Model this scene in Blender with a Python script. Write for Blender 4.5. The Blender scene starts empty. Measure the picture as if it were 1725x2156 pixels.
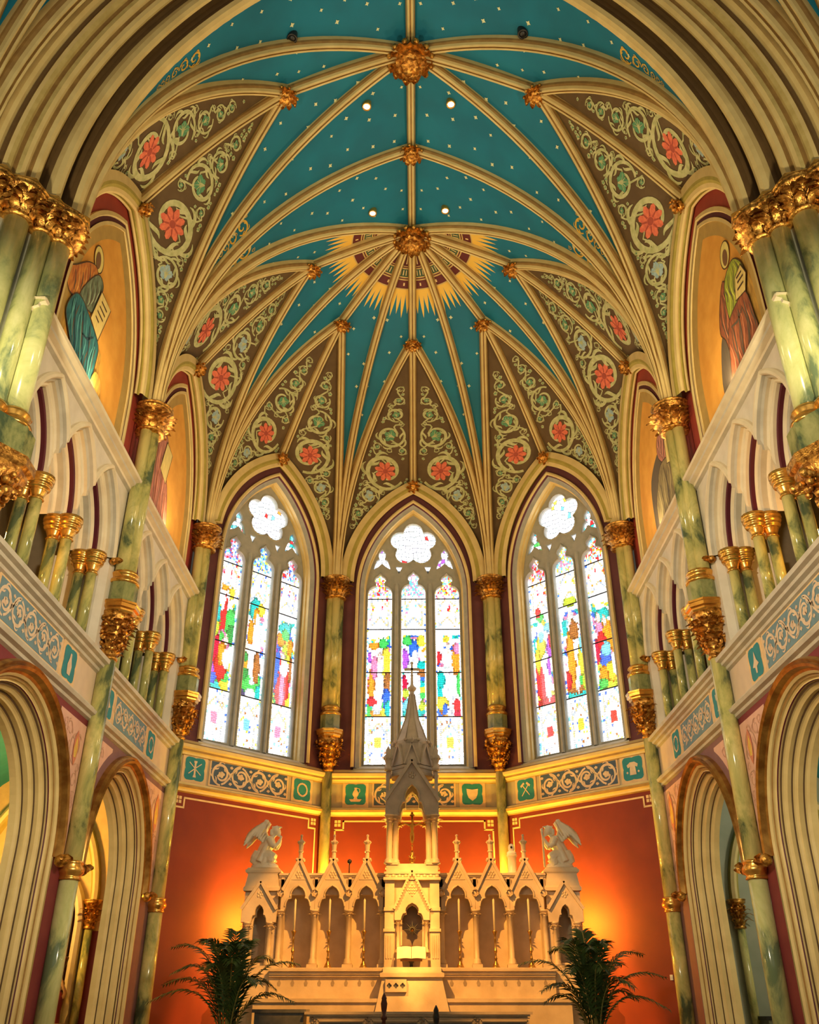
import bpy, bmesh, math, random
from mathutils import Vector, Matrix, noise
from mathutils.bvhtree import BVHTree
random.seed(11)
sc = bpy.context.scene
COL = sc.collection
pi = math.pi

# ------------------------------------------------------------------ camera, world, lights, exposure
# z = 0 is the photographer's eye level, +y runs down the chancel axis, units are metres
cam = bpy.data.cameras.new('camera'); camo = bpy.data.objects.new('camera', cam); COL.objects.link(camo)
cam.sensor_fit = 'HORIZONTAL'; cam.sensor_width = 36.0; cam.lens = 36.0 * 1863.0 / 1725.0
cam.clip_start = 0.05; cam.clip_end = 200
camo.location = (0.068, 0, 0)
camo.rotation_euler = (math.radians(90 + 29.437), 0, math.radians(0.4617))
sc.camera = camo
vs = sc.view_settings
vs.view_transform = 'Standard'; vs.look = 'None'; vs.gamma = 1.0; vs.exposure = 0.15; vs.use_curve_mapping = False
try: sc.cycles.max_bounces = 8; sc.cycles.diffuse_bounces = 5; sc.cycles.use_denoising = True
except Exception: pass
wd = bpy.data.worlds.new('world'); sc.world = wd; wd.use_nodes = True
bg = wd.node_tree.nodes['Background']; bg.inputs[0].default_value = (1.0, 0.84, 0.60, 1); bg.inputs[1].default_value = 0.05

def lamp(name, kind, loc, energy, color, size=0.3, target=None, spot=None, blend=0.5, size_y=None):
    d = bpy.data.lights.new(name, kind); d.energy = energy; d.color = color
    if kind == 'AREA':
        d.size = size
        if size_y: d.shape = 'RECTANGLE'; d.size_y = size_y
    else: d.shadow_soft_size = size
    if kind == 'SPOT': d.spot_size = math.radians(spot or 60); d.spot_blend = blend
    o = bpy.data.objects.new(name, d); COL.objects.link(o); o.location = loc
    if target is not None:
        o.rotation_euler = (Vector(target) - Vector(loc)).to_track_quat('-Z', 'Y').to_euler()
    return o
# broad area light added to stand in for nave daylight behind the photographer
lamp('nave_daylight_fill', 'AREA', (0, -9, 9.0), 330, (1.0, 0.88, 0.66), 13, (0, 14, 9.5), size_y=13)
# uplights standing on the cornice of the gallery (one per bay and side), hidden by it from below
for sx in (-1, 1):
    for yy, e in ((11.15, 180), (15.9, 158)):
        lamp('gallery_uplight', 'AREA', (sx * 4.80, yy, 8.3), e, (1.0, 0.74, 0.38), 0.2, (-sx * 2.6, yy, 14.0), size_y=2.0)
    # unseen spots added beside the photographer to brighten the opposite side walls
    lamp('side_wall_fill', 'SPOT', (sx * 4.4, 2.4, 5.2), 3900, (1.0, 0.82, 0.55), 0.5, (-sx * 5.0, 12.6, 4.6), spot=50, blend=0.9)
    # unseen spots added to brighten the chancel arch and its piers
    lamp('chancel_arch_fill', 'SPOT', (sx * 4.2, 5.2, 4.0), 1250, (1.0, 0.84, 0.52), 0.25, (sx * 4.6, 8.8, 12.0), spot=70)
    # washers on the floor behind the reredos
    lamp('wall_washer', 'POINT', (sx * 3.1, 19.32, 1.55), 300, (1.0, 0.42, 0.03), 0.12)
    lamp('shaft_washer', 'POINT', (sx * 1.62, 20.35, 2.05), 230, (1.0, 0.66, 0.07), 0.12)
    # altar spots mounted high behind the chancel arch
    lamp('altar_spot', 'SPOT', (sx * 4.1, 10.2, 9.2), 10500, (1.0, 0.42, 0.075), 0.04, (-sx * 1.75, 18.6, 0.7), spot=18.5, blend=0.35)
    # gallery lamps behind the near colonnettes
    lamp('gallery_lamp', 'POINT', (sx * 5.72, 10.75, 5.75), 38, (1.0, 0.42, 0.06), 0.06)
lamp('chapel_lamp', 'POINT', (-7.6, 17.6, 2.6), 300, (1.0, 0.50, 0.10), 0.2)
lamp('chapel_lamp', 'POINT', (7.8, 16.8, 3.0), 90, (1.0, 0.86, 0.62), 0.2)
lamp('aisle_lamp', 'POINT', (-7.6, 11.5, 3.4), 100, (1.0, 0.80, 0.5), 0.2)
lamp('aisle_lamp', 'POINT', (7.6, 11.5, 3.4), 100, (1.0, 0.80, 0.5), 0.2)

# ------------------------------------------------------------------ materials
MATS = {}
def mat(name, col, rough=0.6, metal=0.0, col2=None, scale=6.0, detail=6.0, contrast=(0.35, 0.65), bump=0.0, bscale=40.0, spec=0.5, dist=0.0, stretch=None):
    if name in MATS: return MATS[name]
    m = bpy.data.materials.new(name); m.use_nodes = True; nt = m.node_tree; N = nt.nodes; L = nt.links
    b = N['Principled BSDF']; b.inputs['Roughness'].default_value = rough; b.inputs['Metallic'].default_value = metal
    b.inputs['Specular IOR Level'].default_value = spec
    tc = N.new('ShaderNodeTexCoord'); src = tc.outputs['Object']
    if stretch:
        mp = N.new('ShaderNodeMapping'); mp.inputs['Scale'].default_value = stretch; L.new(src, mp.inputs[0]); src = mp.outputs[0]
    c2 = col2 if col2 else tuple(min(1, c * 0.86) for c in col)
    nz = N.new('ShaderNodeTexNoise'); nz.inputs['Scale'].default_value = scale; nz.inputs['Detail'].default_value = detail; nz.inputs['Distortion'].default_value = dist
    L.new(src, nz.inputs['Vector'])
    cr = N.new('ShaderNodeValToRGB'); cr.color_ramp.elements[0].position = contrast[0]; cr.color_ramp.elements[1].position = contrast[1]
    cr.color_ramp.elements[0].color = (*c2, 1); cr.color_ramp.elements[1].color = (*col, 1)
    L.new(nz.outputs[0], cr.inputs[0]); L.new(cr.outputs[0], b.inputs['Base Color'])
    if bump:
        n2 = N.new('ShaderNodeTexNoise'); n2.inputs['Scale'].default_value = bscale; n2.inputs['Detail'].default_value = 4
        L.new(src, n2.inputs['Vector'])
        bp = N.new('ShaderNodeBump'); bp.inputs['Strength'].default_value = bump; bp.inputs['Distance'].default_value = 0.02
        L.new(n2.outputs[0], bp.inputs['Height']); L.new(bp.outputs[0], b.inputs['Normal'])
    MATS[name] = m; return m

def marble(name, c1, c2, c3, rough=0.18, scale=2.2, stretch=None):
    m = bpy.data.materials.new(name); m.use_nodes = True; nt = m.node_tree; N = nt.nodes; L = nt.links
    b = N['Principled BSDF']; b.inputs['Roughness'].default_value = rough
    tc = N.new('ShaderNodeTexCoord'); src = tc.outputs['Object']
    if stretch:
        mp = N.new('ShaderNodeMapping'); mp.inputs['Scale'].default_value = stretch; L.new(src, mp.inputs[0]); src = mp.outputs[0]
    n1 = N.new('ShaderNodeTexNoise'); n1.inputs['Scale'].default_value = scale; n1.inputs['Detail'].default_value = 9; n1.inputs['Distortion'].default_value = 0.5; n1.inputs['Roughness'].default_value = 0.62
    L.new(src, n1.inputs['Vector'])
    cr = N.new('ShaderNodeValToRGB'); e = cr.color_ramp.elements
    e[0].position = 0.38; e[0].color = (*c3, 1); e[1].position = 0.60; e[1].color = (*c1, 1)
    k = e.new(0.48); k.color = (*c2, 1)
    L.new(n1.outputs[0], cr.inputs[0]); L.new(cr.outputs[0], b.inputs['Base Color'])
    MATS[name] = m; return m

cream = mat('cream_plaster', (0.80, 0.64, 0.29), 0.55, col2=(0.70, 0.54, 0.23), scale=3)
cream_lt = mat('pale_cream_paint', (0.84, 0.74, 0.52), 0.6, col2=(0.76, 0.65, 0.44), scale=4)
stonegrey = mat('pale_stone_paint', (0.62, 0.58, 0.46), 0.6, col2=(0.52, 0.48, 0.37), scale=4)
ochre = mat('ochre_groove_paint', (0.40, 0.24, 0.07), 0.65, col2=(0.30, 0.17, 0.05), scale=5)
olive = mat('olive_band_paint', (0.46, 0.38, 0.08), 0.65, col2=(0.38, 0.31, 0.06), scale=5)
yellowband = mat('yellow_band_paint', (0.74, 0.62, 0.18), 0.65)
maroon = mat('maroon_paint', (0.23, 0.035, 0.035), 0.7, col2=(0.19, 0.025, 0.028), scale=3)
purple = mat('plum_paint', (0.155, 0.045, 0.05), 0.7, col2=(0.125, 0.035, 0.042), scale=3)
mauve = mat('mauve_border_paint', (0.27, 0.13, 0.12), 0.7)
darkred = mat('dark_red_line_paint', (0.10, 0.006, 0.02), 0.6)
redwall = mat('vermilion_wall_paint', (0.22, 0.022, 0.010), 0.7, col2=(0.18, 0.017, 0.009), scale=1.6, bump=0.05)
pink = mat('pink_spandrel_paint', (0.80, 0.49, 0.36), 0.7, col2=(0.73, 0.42, 0.31), scale=4)
pinkdk = mat('rose_scroll_paint', (0.62, 0.36, 0.24), 0.7)
gold = mat('gilded_gesso', (0.86, 0.47, 0.10), 0.28, 0.85, col2=(0.30, 0.12, 0.02), scale=16, contrast=(0.38, 0.6), bump=0.5, bscale=45)
hoodgilt = mat('antique_gilt', (0.50, 0.27, 0.06), 0.35, 0.7, col2=(0.26, 0.11, 0.02), scale=6, contrast=(0.35, 0.65))
gold_sm = mat('gilded_moulding', (0.86, 0.50, 0.11), 0.26, 0.8, col2=(0.55, 0.27, 0.05), scale=8, contrast=(0.3, 0.6))
goldpaint = mat('gold_paint', (0.86, 0.58, 0.10), 0.5, 0.15, col2=(0.74, 0.45, 0.07), scale=10)
brass = mat('polished_brass', (0.80, 0.48, 0.14), 0.25, 0.9, col2=(0.52, 0.25, 0.05), scale=10)
teal = mat('teal_vault_paint', (0.002, 0.185, 0.315), 0.7, col2=(0.002, 0.148, 0.255), scale=1.2, detail=3)
tealflat = mat('teal_panel_paint', (0.02, 0.26, 0.30), 0.7)
bluegrey = mat('slate_blue_paint', (0.07, 0.12, 0.20), 0.7, col2=(0.05, 0.09, 0.16))
brown = mat('umber_panel_paint', (0.135, 0.085, 0.035), 0.75, col2=(0.105, 0.062, 0.026), scale=3)
scrollgreen = mat('sage_scroll_paint', (0.60, 0.60, 0.32), 0.7, col2=(0.42, 0.45, 0.20), scale=9)
leafgreen = mat('green_leaf_paint', (0.13, 0.36, 0.19), 0.7, col2=(0.08, 0.25, 0.13), scale=12)
leafblue = mat('blue_leaf_paint', (0.40, 0.56, 0.60), 0.7, col2=(0.27, 0.43, 0.50), scale=12)
coral = mat('coral_flower_paint', (0.84, 0.22, 0.11), 0.7, col2=(0.66, 0.13, 0.08), scale=12)
coraldk = mat('rust_flower_paint', (0.45, 0.08, 0.05), 0.7)
starpaint = mat('star_paint', (0.75, 0.80, 0.50), 0.6)
scrollcream = mat('frieze_scroll_paint', (0.78, 0.62, 0.42), 0.7, col2=(0.68, 0.50, 0.34), scale=9)
peach = mat('peach_frame_paint', (0.82, 0.58, 0.30), 0.7)
amber = mat('amber_mural_ground', (0.92, 0.47, 0.08), 0.7, col2=(0.80, 0.36, 0.05), scale=2.5)
tan = mat('tan_band_paint', (0.50, 0.33, 0.09), 0.7)
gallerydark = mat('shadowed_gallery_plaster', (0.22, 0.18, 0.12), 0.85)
chapelgreen = mat('chapel_wall_paint', (0.42, 0.44, 0.33), 0.75, col2=(0.34, 0.37, 0.27), scale=2)
chapelamber = mat('chapel_buff_paint', (0.78, 0.55, 0.24), 0.75)
floorstone = mat('floor_marble', (0.42, 0.36, 0.28), 0.3, col2=(0.30, 0.25, 0.19), scale=2)
marb = marble('green_marble', (0.70, 0.63, 0.24), (0.46, 0.45, 0.15), (0.10, 0.14, 0.07), 0.14, 2.6, (1, 1, 0.5))
marbdk = marble('dark_green_marble', (0.40, 0.40, 0.17), (0.25, 0.28, 0.11), (0.07, 0.11, 0.06), 0.14, 3.0, (1, 1, 0.5))
marbpale = marble('pale_green_marble', (0.66, 0.66, 0.32), (0.50, 0.53, 0.22), (0.15, 0.21, 0.11), 0.16, 1.7, (1, 1, 0.5))
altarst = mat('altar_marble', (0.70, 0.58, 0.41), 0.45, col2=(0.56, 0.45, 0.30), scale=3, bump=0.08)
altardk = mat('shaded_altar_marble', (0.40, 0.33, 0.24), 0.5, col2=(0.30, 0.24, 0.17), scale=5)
statuest = mat('statue_marble', (0.82, 0.76, 0.62), 0.4, col2=(0.70, 0.62, 0.47), scale=4)
spirest = mat('grey_spire_marble', (0.56, 0.51, 0.45), 0.45, col2=(0.44, 0.40, 0.35), scale=5)
wax = mat('candle_wax', (0.90, 0.80, 0.52), 0.4)
black = mat('black_metal', (0.012, 0.012, 0.014), 0.4)
white = mat('white_plastic', (0.85, 0.83, 0.80), 0.35)
paper = mat('open_page_paper', (0.90, 0.82, 0.62), 0.6)
bookred = mat('red_book_cover', (0.20, 0.03, 0.02), 0.5)
darkwood = mat('dark_turned_wood', (0.10, 0.025, 0.015), 0.35)
palmgreen = mat('palm_leaf', (0.045, 0.10, 0.018), 0.5, col2=(0.018, 0.045, 0.010), scale=5)
palmstem = mat('palm_rachis', (0.26, 0.24, 0.06), 0.5)
lead = mat('lead_came', (0.03, 0.03, 0.035), 0.6)
tracst = mat('tracery_stone', (0.44, 0.44, 0.40), 0.55, col2=(0.36, 0.37, 0.34), scale=6)
greypanel = mat('grey_marble_panel', (0.16, 0.16, 0.15), 0.35, col2=(0.10, 0.11, 0.10), scale=8)

def emis(name, col, strength):
    m = bpy.data.materials.new(name); m.use_nodes = True; nt = m.node_tree
    for n in list(nt.nodes): nt.nodes.remove(n)
    e = nt.nodes.new('ShaderNodeEmission'); o = nt.nodes.new('ShaderNodeOutputMaterial')
    e.inputs[0].default_value = (*col, 1); e.inputs[1].default_value = strength; nt.links.new(e.outputs[0], o.inputs[0]); return m
lampglow = emis('lamp_glow', (1.0, 0.72, 0.42), 9.0)
flame = emis('candle_flame', (1.0, 0.75, 0.35), 3.0)
def glassmat():
    m = bpy.data.materials.new('backlit_stained_glass'); m.use_nodes = True; nt = m.node_tree
    for n in list(nt.nodes): nt.nodes.remove(n)
    a = nt.nodes.new('ShaderNodeAttribute'); a.attribute_name = 'glass'; a.attribute_type = 'GEOMETRY'
    e = nt.nodes.new('ShaderNodeEmission'); o = nt.nodes.new('ShaderNodeOutputMaterial')
    g = nt.nodes.new('ShaderNodeBsdfGlossy'); g.inputs['Roughness'].default_value = 0.15; g.inputs['Color'].default_value = (0.3, 0.3, 0.3, 1)
    ad = nt.nodes.new('ShaderNodeAddShader')
    nt.links.new(a.outputs['Color'], e.inputs[0]); e.inputs[1].default_value = 1.6
    nt.links.new(e.outputs[0], ad.inputs[0]); nt.links.new(g.outputs[0], ad.inputs[1]); nt.links.new(ad.outputs[0], o.inputs[0]); return m
glass = glassmat()

# ------------------------------------------------------------------ helpers
def tag(o, label=None, cat=None, group=None, kind=None):
    if label: o['label'] = label
    if cat: o['category'] = cat
    if group: o['group'] = group
    if kind: o['kind'] = kind
    return o
def empty(name, loc=(0, 0, 0), label=None, cat=None, group=None, kind=None, parent=None):
    o = bpy.data.objects.new(name, None); COL.objects.link(o); o.location = loc; o.empty_display_size = 0.1
    if parent: adopt(o, parent)
    return tag(o, label, cat, group, kind)
def wloc(o):
    v = Vector((0, 0, 0))
    while o: v = v + o.location; o = o.parent
    return v
def adopt(o, parent):
    o.parent = parent
    o.location = Vector(o.location) - wloc(parent) if True else o.location

class MB:
    def __init__(s): s.v = []; s.f = []; s.m = []; s.sm = []
    def vert(s, p): s.v.append(tuple(p)); return len(s.v) - 1
    def face(s, idx, m=0, smooth=False): s.f.append(tuple(idx)); s.m.append(m); s.sm.append(smooth)
    def poly(s, pts, m=0): s.face([s.vert(p) for p in pts], m)
    def grid(s, rows, m=0, smooth=True, closed=False, mats=None):
        """rows: list of equal-length point lists; mats: material index per column segment"""
        base = [[s.vert(p) for p in r] for r in rows]
        n = len(base[0]); rng = n if closed else n - 1
        for i in range(len(base) - 1):
            for j in range(rng):
                k = (j + 1) % n
                s.face((base[i][j], base[i][k], base[i + 1][k], base[i + 1][j]), mats[j] if mats else m, smooth)
        return base
    def box(s, a, b, m=0):
        x0, y0, z0 = a; x1, y1, z1 = b
        i = [s.vert(p) for p in ((x0,y0,z0),(x1,y0,z0),(x1,y1,z0),(x0,y1,z0),(x0,y0,z1),(x1,y0,z1),(x1,y1,z1),(x0,y1,z1))]
        for q in ((0,3,2,1),(4,5,6,7),(0,1,5,4),(1,2,6,5),(2,3,7,6),(3,0,4,7)): s.face([i[k] for k in q], m)
    def fbox(s, fr, s0, s1, z0, z1, d0, d1, m=0):
        i = [s.vert(fr(a, b, c)) for a, b, c in ((s0,z0,d0),(s1,z0,d0),(s1,z0,d1),(s0,z0,d1),(s0,z1,d0),(s1,z1,d0),(s1,z1,d1),(s0,z1,d1))]
        for q in ((0,3,2,1),(4,5,6,7),(0,1,5,4),(1,2,6,5),(2,3,7,6),(3,0,4,7)): s.face([i[k] for k in q], m)
    def lathe(s, c, prof, n=16, m=0, mats=None, smooth=True, rot=0.0, sx=1, sy=1, caps=True):
        """prof: list of (r, z)"""
        rows = [[(c[0] + sx * r * math.cos(rot + 2*pi*k/n), c[1] + sy * r * math.sin(rot + 2*pi*k/n), c[2] + z) for k in range(n)] for r, z in prof]
        base = [[s.vert(p) for p in r] for r in rows]
        for i in range(len(rows) - 1):
            for j in range(n):
                k = (j + 1) % n
                s.face((base[i][j], base[i][k], base[i+1][k], base[i+1][j]), mats[i] if mats else m, smooth)
        if caps:
            s.face(list(reversed(base[0])), mats[0] if mats else m); s.face(base[-1], mats[-1] if mats else m)
    def tube(s, pts, rad, n=8, m=0, caps=True):
        pts = [Vector(p) for p in pts]; rads = rad if isinstance(rad, (list, tuple)) else [rad] * len(pts)
        rows = []; up = Vector((0.13, 0.31, 0.94)).normalized()
        for i, p in enumerate(pts):
            t = (pts[min(i+1, len(pts)-1)] - pts[max(i-1, 0)]).normalized()
            a = t.cross(up)
            if a.length < 0.05: a = t.cross(Vector((1, 0, 0)))
            a.normalize(); b = t.cross(a); 
            rows.append([p + a * rads[i] * math.cos(2*pi*k/n) + b * rads[i] * math.sin(2*pi*k/n) for k in range(n)])
        base = s.grid(rows, m, True, True)
        if caps: s.face(list(reversed(base[0])), m, True); s.face(base[-1], m, True)
    def ball(s, c, r, n=10, k=6, m=0, sx=1, sy=1, sz=1, M=None):
        rows = []
        for i in range(k + 1):
            th = pi * i / k; rr = math.sin(th) if 0 < i < k else 0.001
            row = []
            for j in range(n):
                p = Vector((sx * r * rr * math.cos(2*pi*j/n), sy * r * rr * math.sin(2*pi*j/n), -sz * r * math.cos(th)))
                if M is not None: p = M @ p
                row.append(Vector(c) + p)
            rows.append(row)
        s.grid(rows, m, True, True)
    def leaf(s, base, direc, up, L, w, m=0, curl=0.6, thick=True):
        """a small acanthus tongue: 4 x 3 grid with a curled tip and notched edge"""
        d = Vector(direc).normalized(); u = Vector(up).normalized(); a = d.cross(u).normalized()
        rows = []
        for i in range(5):
            t = i / 4; ww = w * (0.45 + 0.75 * math.sin(pi * min(1, t * 0.9 + 0.08))) * (1.0 if i < 4 else 0.55) * (1.12 if i % 2 else 0.88)
            ang = curl * t * t * 2.2
            c = Vector(base) + d * (L * t * math.cos(ang * 0.6)) + u * (L * t * math.sin(ang * 0.6))
            c += u * (-abs(curl)) * 0.0
            rows.append([c - a * ww - u * 0.25 * ww, c + u * 0.22 * ww, c + a * ww - u * 0.25 * ww])
        s.grid(rows, m, True)
        if thick:
            s.poly([rows[4][0], rows[4][1], rows[4][2]], m)
    def build(s, name, mats, parent=None, label=None, cat=None, group=None, kind=None, loc=None, smooth=None):
        me = bpy.data.meshes.new(name)
        L = Vector(loc) if loc is not None else (wloc(parent) if parent else Vector((0, 0, 0)))
        me.from_pydata([tuple(Vector(p) - L) for p in s.v], [], s.f)
        for mm in (mats if isinstance(mats, (list, tuple)) else [mats]): me.materials.append(mm)
        me.polygons.foreach_set('material_index', s.m); me.polygons.foreach_set('use_smooth', s.sm if smooth is None else [smooth] * len(s.f))
        me.update()
        o = bpy.data.objects.new(name, me); COL.objects.link(o)
        if parent:
            o.parent = parent; o.location = L - wloc(parent)
        else: o.location = L
        return tag(o, label, cat, group, kind)

def mirrored(o, parent=None):
    """a copy of a mesh reflected in the plane x = 0"""
    me = o.data.copy(); L = wloc(o)
    co = [0.0] * (3 * len(me.vertices)); me.vertices.foreach_get('co', co)
    tgt = wloc(parent) if parent else Vector((0, 0, 0))
    for i in range(0, len(co), 3):
        co[i] = -(co[i] + L.x) - tgt.x; co[i+1] += L.y - tgt.y; co[i+2] += L.z - tgt.z
    me.vertices.foreach_set('co', co); me.flip_normals(); me.update()
    c = bpy.data.objects.new(o.name.split('.')[0], me); COL.objects.link(c)
    for k in ('kind',):
        if k in o: c[k] = o[k]
    if parent: c.parent = parent
    return c

class Frame:
    """wall frame: s along the wall, z up, d into the room"""
    def __init__(f, O, S, N): f.O = Vector(O); f.S = Vector(S); f.N = Vector(N)
    def __call__(f, s, z, d=0.0): return f.O + f.S * s + f.N * d + Vector((0, 0, z))
q = math.sqrt(0.5)
FL = Frame((-5, 0, 0), (0, 1, 0), (1, 0, 0)); FR = Frame((5, 0, 0), (0, 1, 0), (-1, 0, 0))
OBL = 2.93 * math.sqrt(2)
FOL = Frame((-5, 18.26, 0), (q, q, 0), (q, -q, 0)); FOR_ = Frame((5, 18.26, 0), (-q, q, 0), (-q, -q, 0))
FB = Frame((-2.07, 21.19, 0), (1, 0, 0), (0, -1, 0))

def arch_path(c, hw, zs, rise, inset=0.0, z0=None, n=14):
    R = (hw * hw + rise * rise) / (2 * hw); h = hw - inset; r = R - inset; k = R - hw
    out = []
    th1 = math.acos(max(-1, min(1, k / r)))
    left = [(c - hw + R - r * math.cos(th1 * i / n), zs + r * math.sin(th1 * i / n)) for i in range(n + 1)]
    left[-1] = (c, left[-1][1])
    pts = left + [(2 * c - a, b) for a, b in reversed(left[:-1])]
    if z0 is not None: pts = [(c - h, z0)] + pts + [(c + h, z0)]
    return pts
def sweep_arch(mb, fr, c, hw, zs, rise, prof, mats, z0=None, n=14, smooth=False):
    rows = []
    for ins, d in prof: rows.append([fr(a, b, d) for a, b in arch_path(c, hw, zs, rise, ins, z0, n)])
    for i in range(len(rows) - 1): mb.grid([rows[i], rows[i+1]], mats[i] if isinstance(mats, (list, tuple)) else mats, smooth)
def wall_arch(mb, fr, s0, s1, z1, c, hw, zs, rise, z0, d=0.0, m=0, n=14):
    p = arch_path(c, hw, zs, rise, 0, z0, n); k = len(p) // 2
    left = p[:k+1]; right = p[k:]
    mb.poly([fr(s0, z0, d)] + [fr(a, b, d) for a, b in left] + [fr(c, z1, d), fr(s0, z1, d)], m)
    mb.poly([fr(s1, z0, d), fr(s1, z1, d), fr(c, z1, d)] + [fr(a, b, d) for a, b in right], m)
def fill_arch(mb, fr, c, hw, zs, rise, z0, d=0.0, m=0, inset=0.0, n=14):
    p = arch_path(c, hw, zs, rise, inset, z0, n)
    mb.poly([fr(a, b, d) for a, b in p], m)
def strip_prof(mb, fr, s0, s1, prof, m=0, mats=None):
    """horizontal moulding: prof list of (z, d)"""
    mb.grid([[fr(s0, z, d) for z, d in prof], [fr(s1, z, d) for z, d in prof]], m, False, mats=mats)

def plate(name, outer, holes, P, thick, mats, parent=None, bevel=0.0, holemat=None, **kw):
    """flat slab with holes: outer/holes in 2D, P(u, v, d) -> world; thick front = +thick/2"""
    cu = bpy.data.curves.new(name, 'CURVE'); cu.dimensions = '2D'; cu.fill_mode = 'BOTH'
    cu.extrude = thick / 2; cu.bevel_depth = bevel; cu.bevel_resolution = 0
    for loop in [outer] + holes:
        sp = cu.splines.new('POLY'); sp.points.add(len(loop) - 1); sp.use_cyclic_u = True
        for k, (a, b) in enumerate(loop): sp.points[k].co = (a, b, 0, 1)
    tmp = bpy.data.objects.new('tmp', cu); COL.objects.link(tmp)
    dg = bpy.context.evaluated_depsgraph_get(); ev = tmp.evaluated_get(dg)
    me = bpy.data.meshes.new_from_object(ev)
    bpy.data.objects.remove(tmp); bpy.data.curves.remove(cu)
    Lw = wloc(parent) if parent else Vector((0, 0, 0))
    for v in me.vertices: v.co = P(v.co.x, v.co.y, v.co.z) - Lw
    me.materials.clear()
    for mm in (mats if isinstance(mats, (list, tuple)) else [mats]): me.materials.append(mm)
    me.name = name; me.update()
    o = bpy.data.objects.new(name, me); COL.objects.link(o)
    if parent: o.parent = parent
    return tag(o, **kw)

def circle(cx, cy, r, n=20, a0=0.0): return [(cx + r*math.cos(a0 + 2*pi*k/n), cy + r*math.sin(a0 + 2*pi*k/n)) for k in range(n)]
def foil(cx, cy, R, lobes, a0=pi/2, n=9, frac=0.56):
    """multifoil outline: lobes circles of radius R*frac' around a centre"""
    rl = R * math.sin(pi/lobes) / (1 + math.sin(pi/lobes)) * 1.16; rc = R - rl; out = []
    half = pi/2 + pi/lobes - math.acos(min(1, rc*math.sin(pi/lobes)/rl)) if rc*math.sin(pi/lobes) < rl else pi/2 + pi/lobes
    # angle at which neighbouring lobes cross
    dcross = rc * math.cos(pi/lobes) + math.sqrt(max(0, rl*rl - (rc*math.sin(pi/lobes))**2))
    din = rc * math.cos(pi/lobes) - math.sqrt(max(0, rl*rl - (rc*math.sin(pi/lobes))**2))
    px, py = dcross*math.cos(pi/lobes), dcross*math.sin(pi/lobes)
    amax = math.atan2(py, px - rc)
    for l in range(lobes):
        A = a0 + 2*pi*l/lobes; ca, sa = math.cos(A), math.sin(A)
        for k in range(n):
            t = -amax + 2*amax*k/(n-1)
            x = rc + rl*math.cos(t); y = rl*math.sin(t)
            out.append((cx + x*ca - y*sa, cy + x*sa + y*ca))
    return out
def lancet(c, hw, z0, zs, zt, n=7, cusp=True):
    """lancet light with a trefoiled head: jambs to zs, two side lobes, then a bulb up to zt"""
    h = zt - zs; L = []
    L.append((hw, z0)); L.append((hw, zs))
    for k in range(1, n):                      # side lobe
        t = pi/2 * k/(n-1) * 0.96
        L.append((hw*0.34 + hw*0.66*math.cos(t), zs + h*0.40*math.sin(t)))
    for k in range(n):                         # bulb
        t = -0.75 + (pi/2 + 0.75) * k/(n-1)
        L.append((hw*0.50*math.cos(t) if k < n-1 else 0.0, zs + h*0.66 + (h*0.22*math.sin(t) if k < n-1 else h*0.34)))
    R = [(c + a, b) for a, b in L]; Lf = [(c - a, b) for a, b in reversed(L[:-1])]
    return R + Lf
def dist_seg(p, a, b):
    ax, ay = a; bx, by = b; dx, dy = bx-ax, by-ay; l2 = dx*dx+dy*dy
    t = 0 if l2 == 0 else max(0, min(1, ((p[0]-ax)*dx+(p[1]-ay)*dy)/l2))
    return math.hypot(p[0]-ax-t*dx, p[1]-ay-t*dy)
def inside(p, poly):
    c = False; j = len(poly)-1
    for i in range(len(poly)):
        a, b = poly[i], poly[j]
        if (a[1] > p[1]) != (b[1] > p[1]) and p[0] < (b[0]-a[0])*(p[1]-a[1])/(b[1]-a[1])+a[0]: c = not c
        j = i
    return c
# ------------------------------------------------------------------ plan of the chancel
Y0, Y1, Y2, Y3 = 8.80, 13.50, 18.26, 21.19
YA, YBm = 11.15, 15.88                      # centres of the two straight bays
ZCAP, ZRIDGE = 9.83, 17.2
S0 = Vector((-4.86, 8.98, ZCAP)); S1 = Vector((-4.90, Y1, ZCAP)); S2 = Vector((-4.91, Y2 + 0.02, ZCAP)); S3 = Vector((-2.05, Y3 - 0.10, ZCAP))
CA = Vector((0, 11.15, ZRIDGE)); TR = Vector((0, Y1, ZRIDGE)); CC = Vector((0, 15.95, ZRIDGE)); CH = Vector((0, 8.95, 17.1))
mx = lambda v: Vector((-v.x, v.y, v.z))

def rib_path(S, P, n=28):
    S = Vector(S); P = Vector(P); h = Vector((P.x-S.x, P.y-S.y, 0)); d = h.length; r = P.z - S.z; h.normalize()
    if r >= d * 0.98:
        R = (d*d + r*r) / (2*d); th = math.atan2(r, R - d)
        return [S + h * (R*(1-math.cos(th*i/n))) + Vector((0, 0, R*math.sin(th*i/n))) for i in range(n+1)]
    return [S + h * (d*(1-math.cos(pi/2*i/n))) + Vector((0, 0, r*math.sin(pi/2*i/n))) for i in range(n+1)]
def line(A, B, n=10, sag=0.0): return [A.lerp(B, i/n) + Vector((0, 0, sag*math.sin(pi*i/n))) for i in range(n+1)]
RIBPROF = [(-0.105, -0.06), (-0.105, 0.06), (-0.100, 0.10), (-0.078, 0.135), (-0.062, 0.185), (-0.040, 0.205), (-0.018, 0.19), (-0.012, 0.165),
           (0.012, 0.165), (0.018, 0.19), (0.040, 0.205), (0.062, 0.185), (0.078, 0.135), (0.100, 0.10), (0.105, 0.06), (0.105, -0.06)]
RIBMAT = [0, 1, 1, 0, 0, 0, 1, 1, 1, 0, 0, 0, 1, 1, 0]
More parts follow.
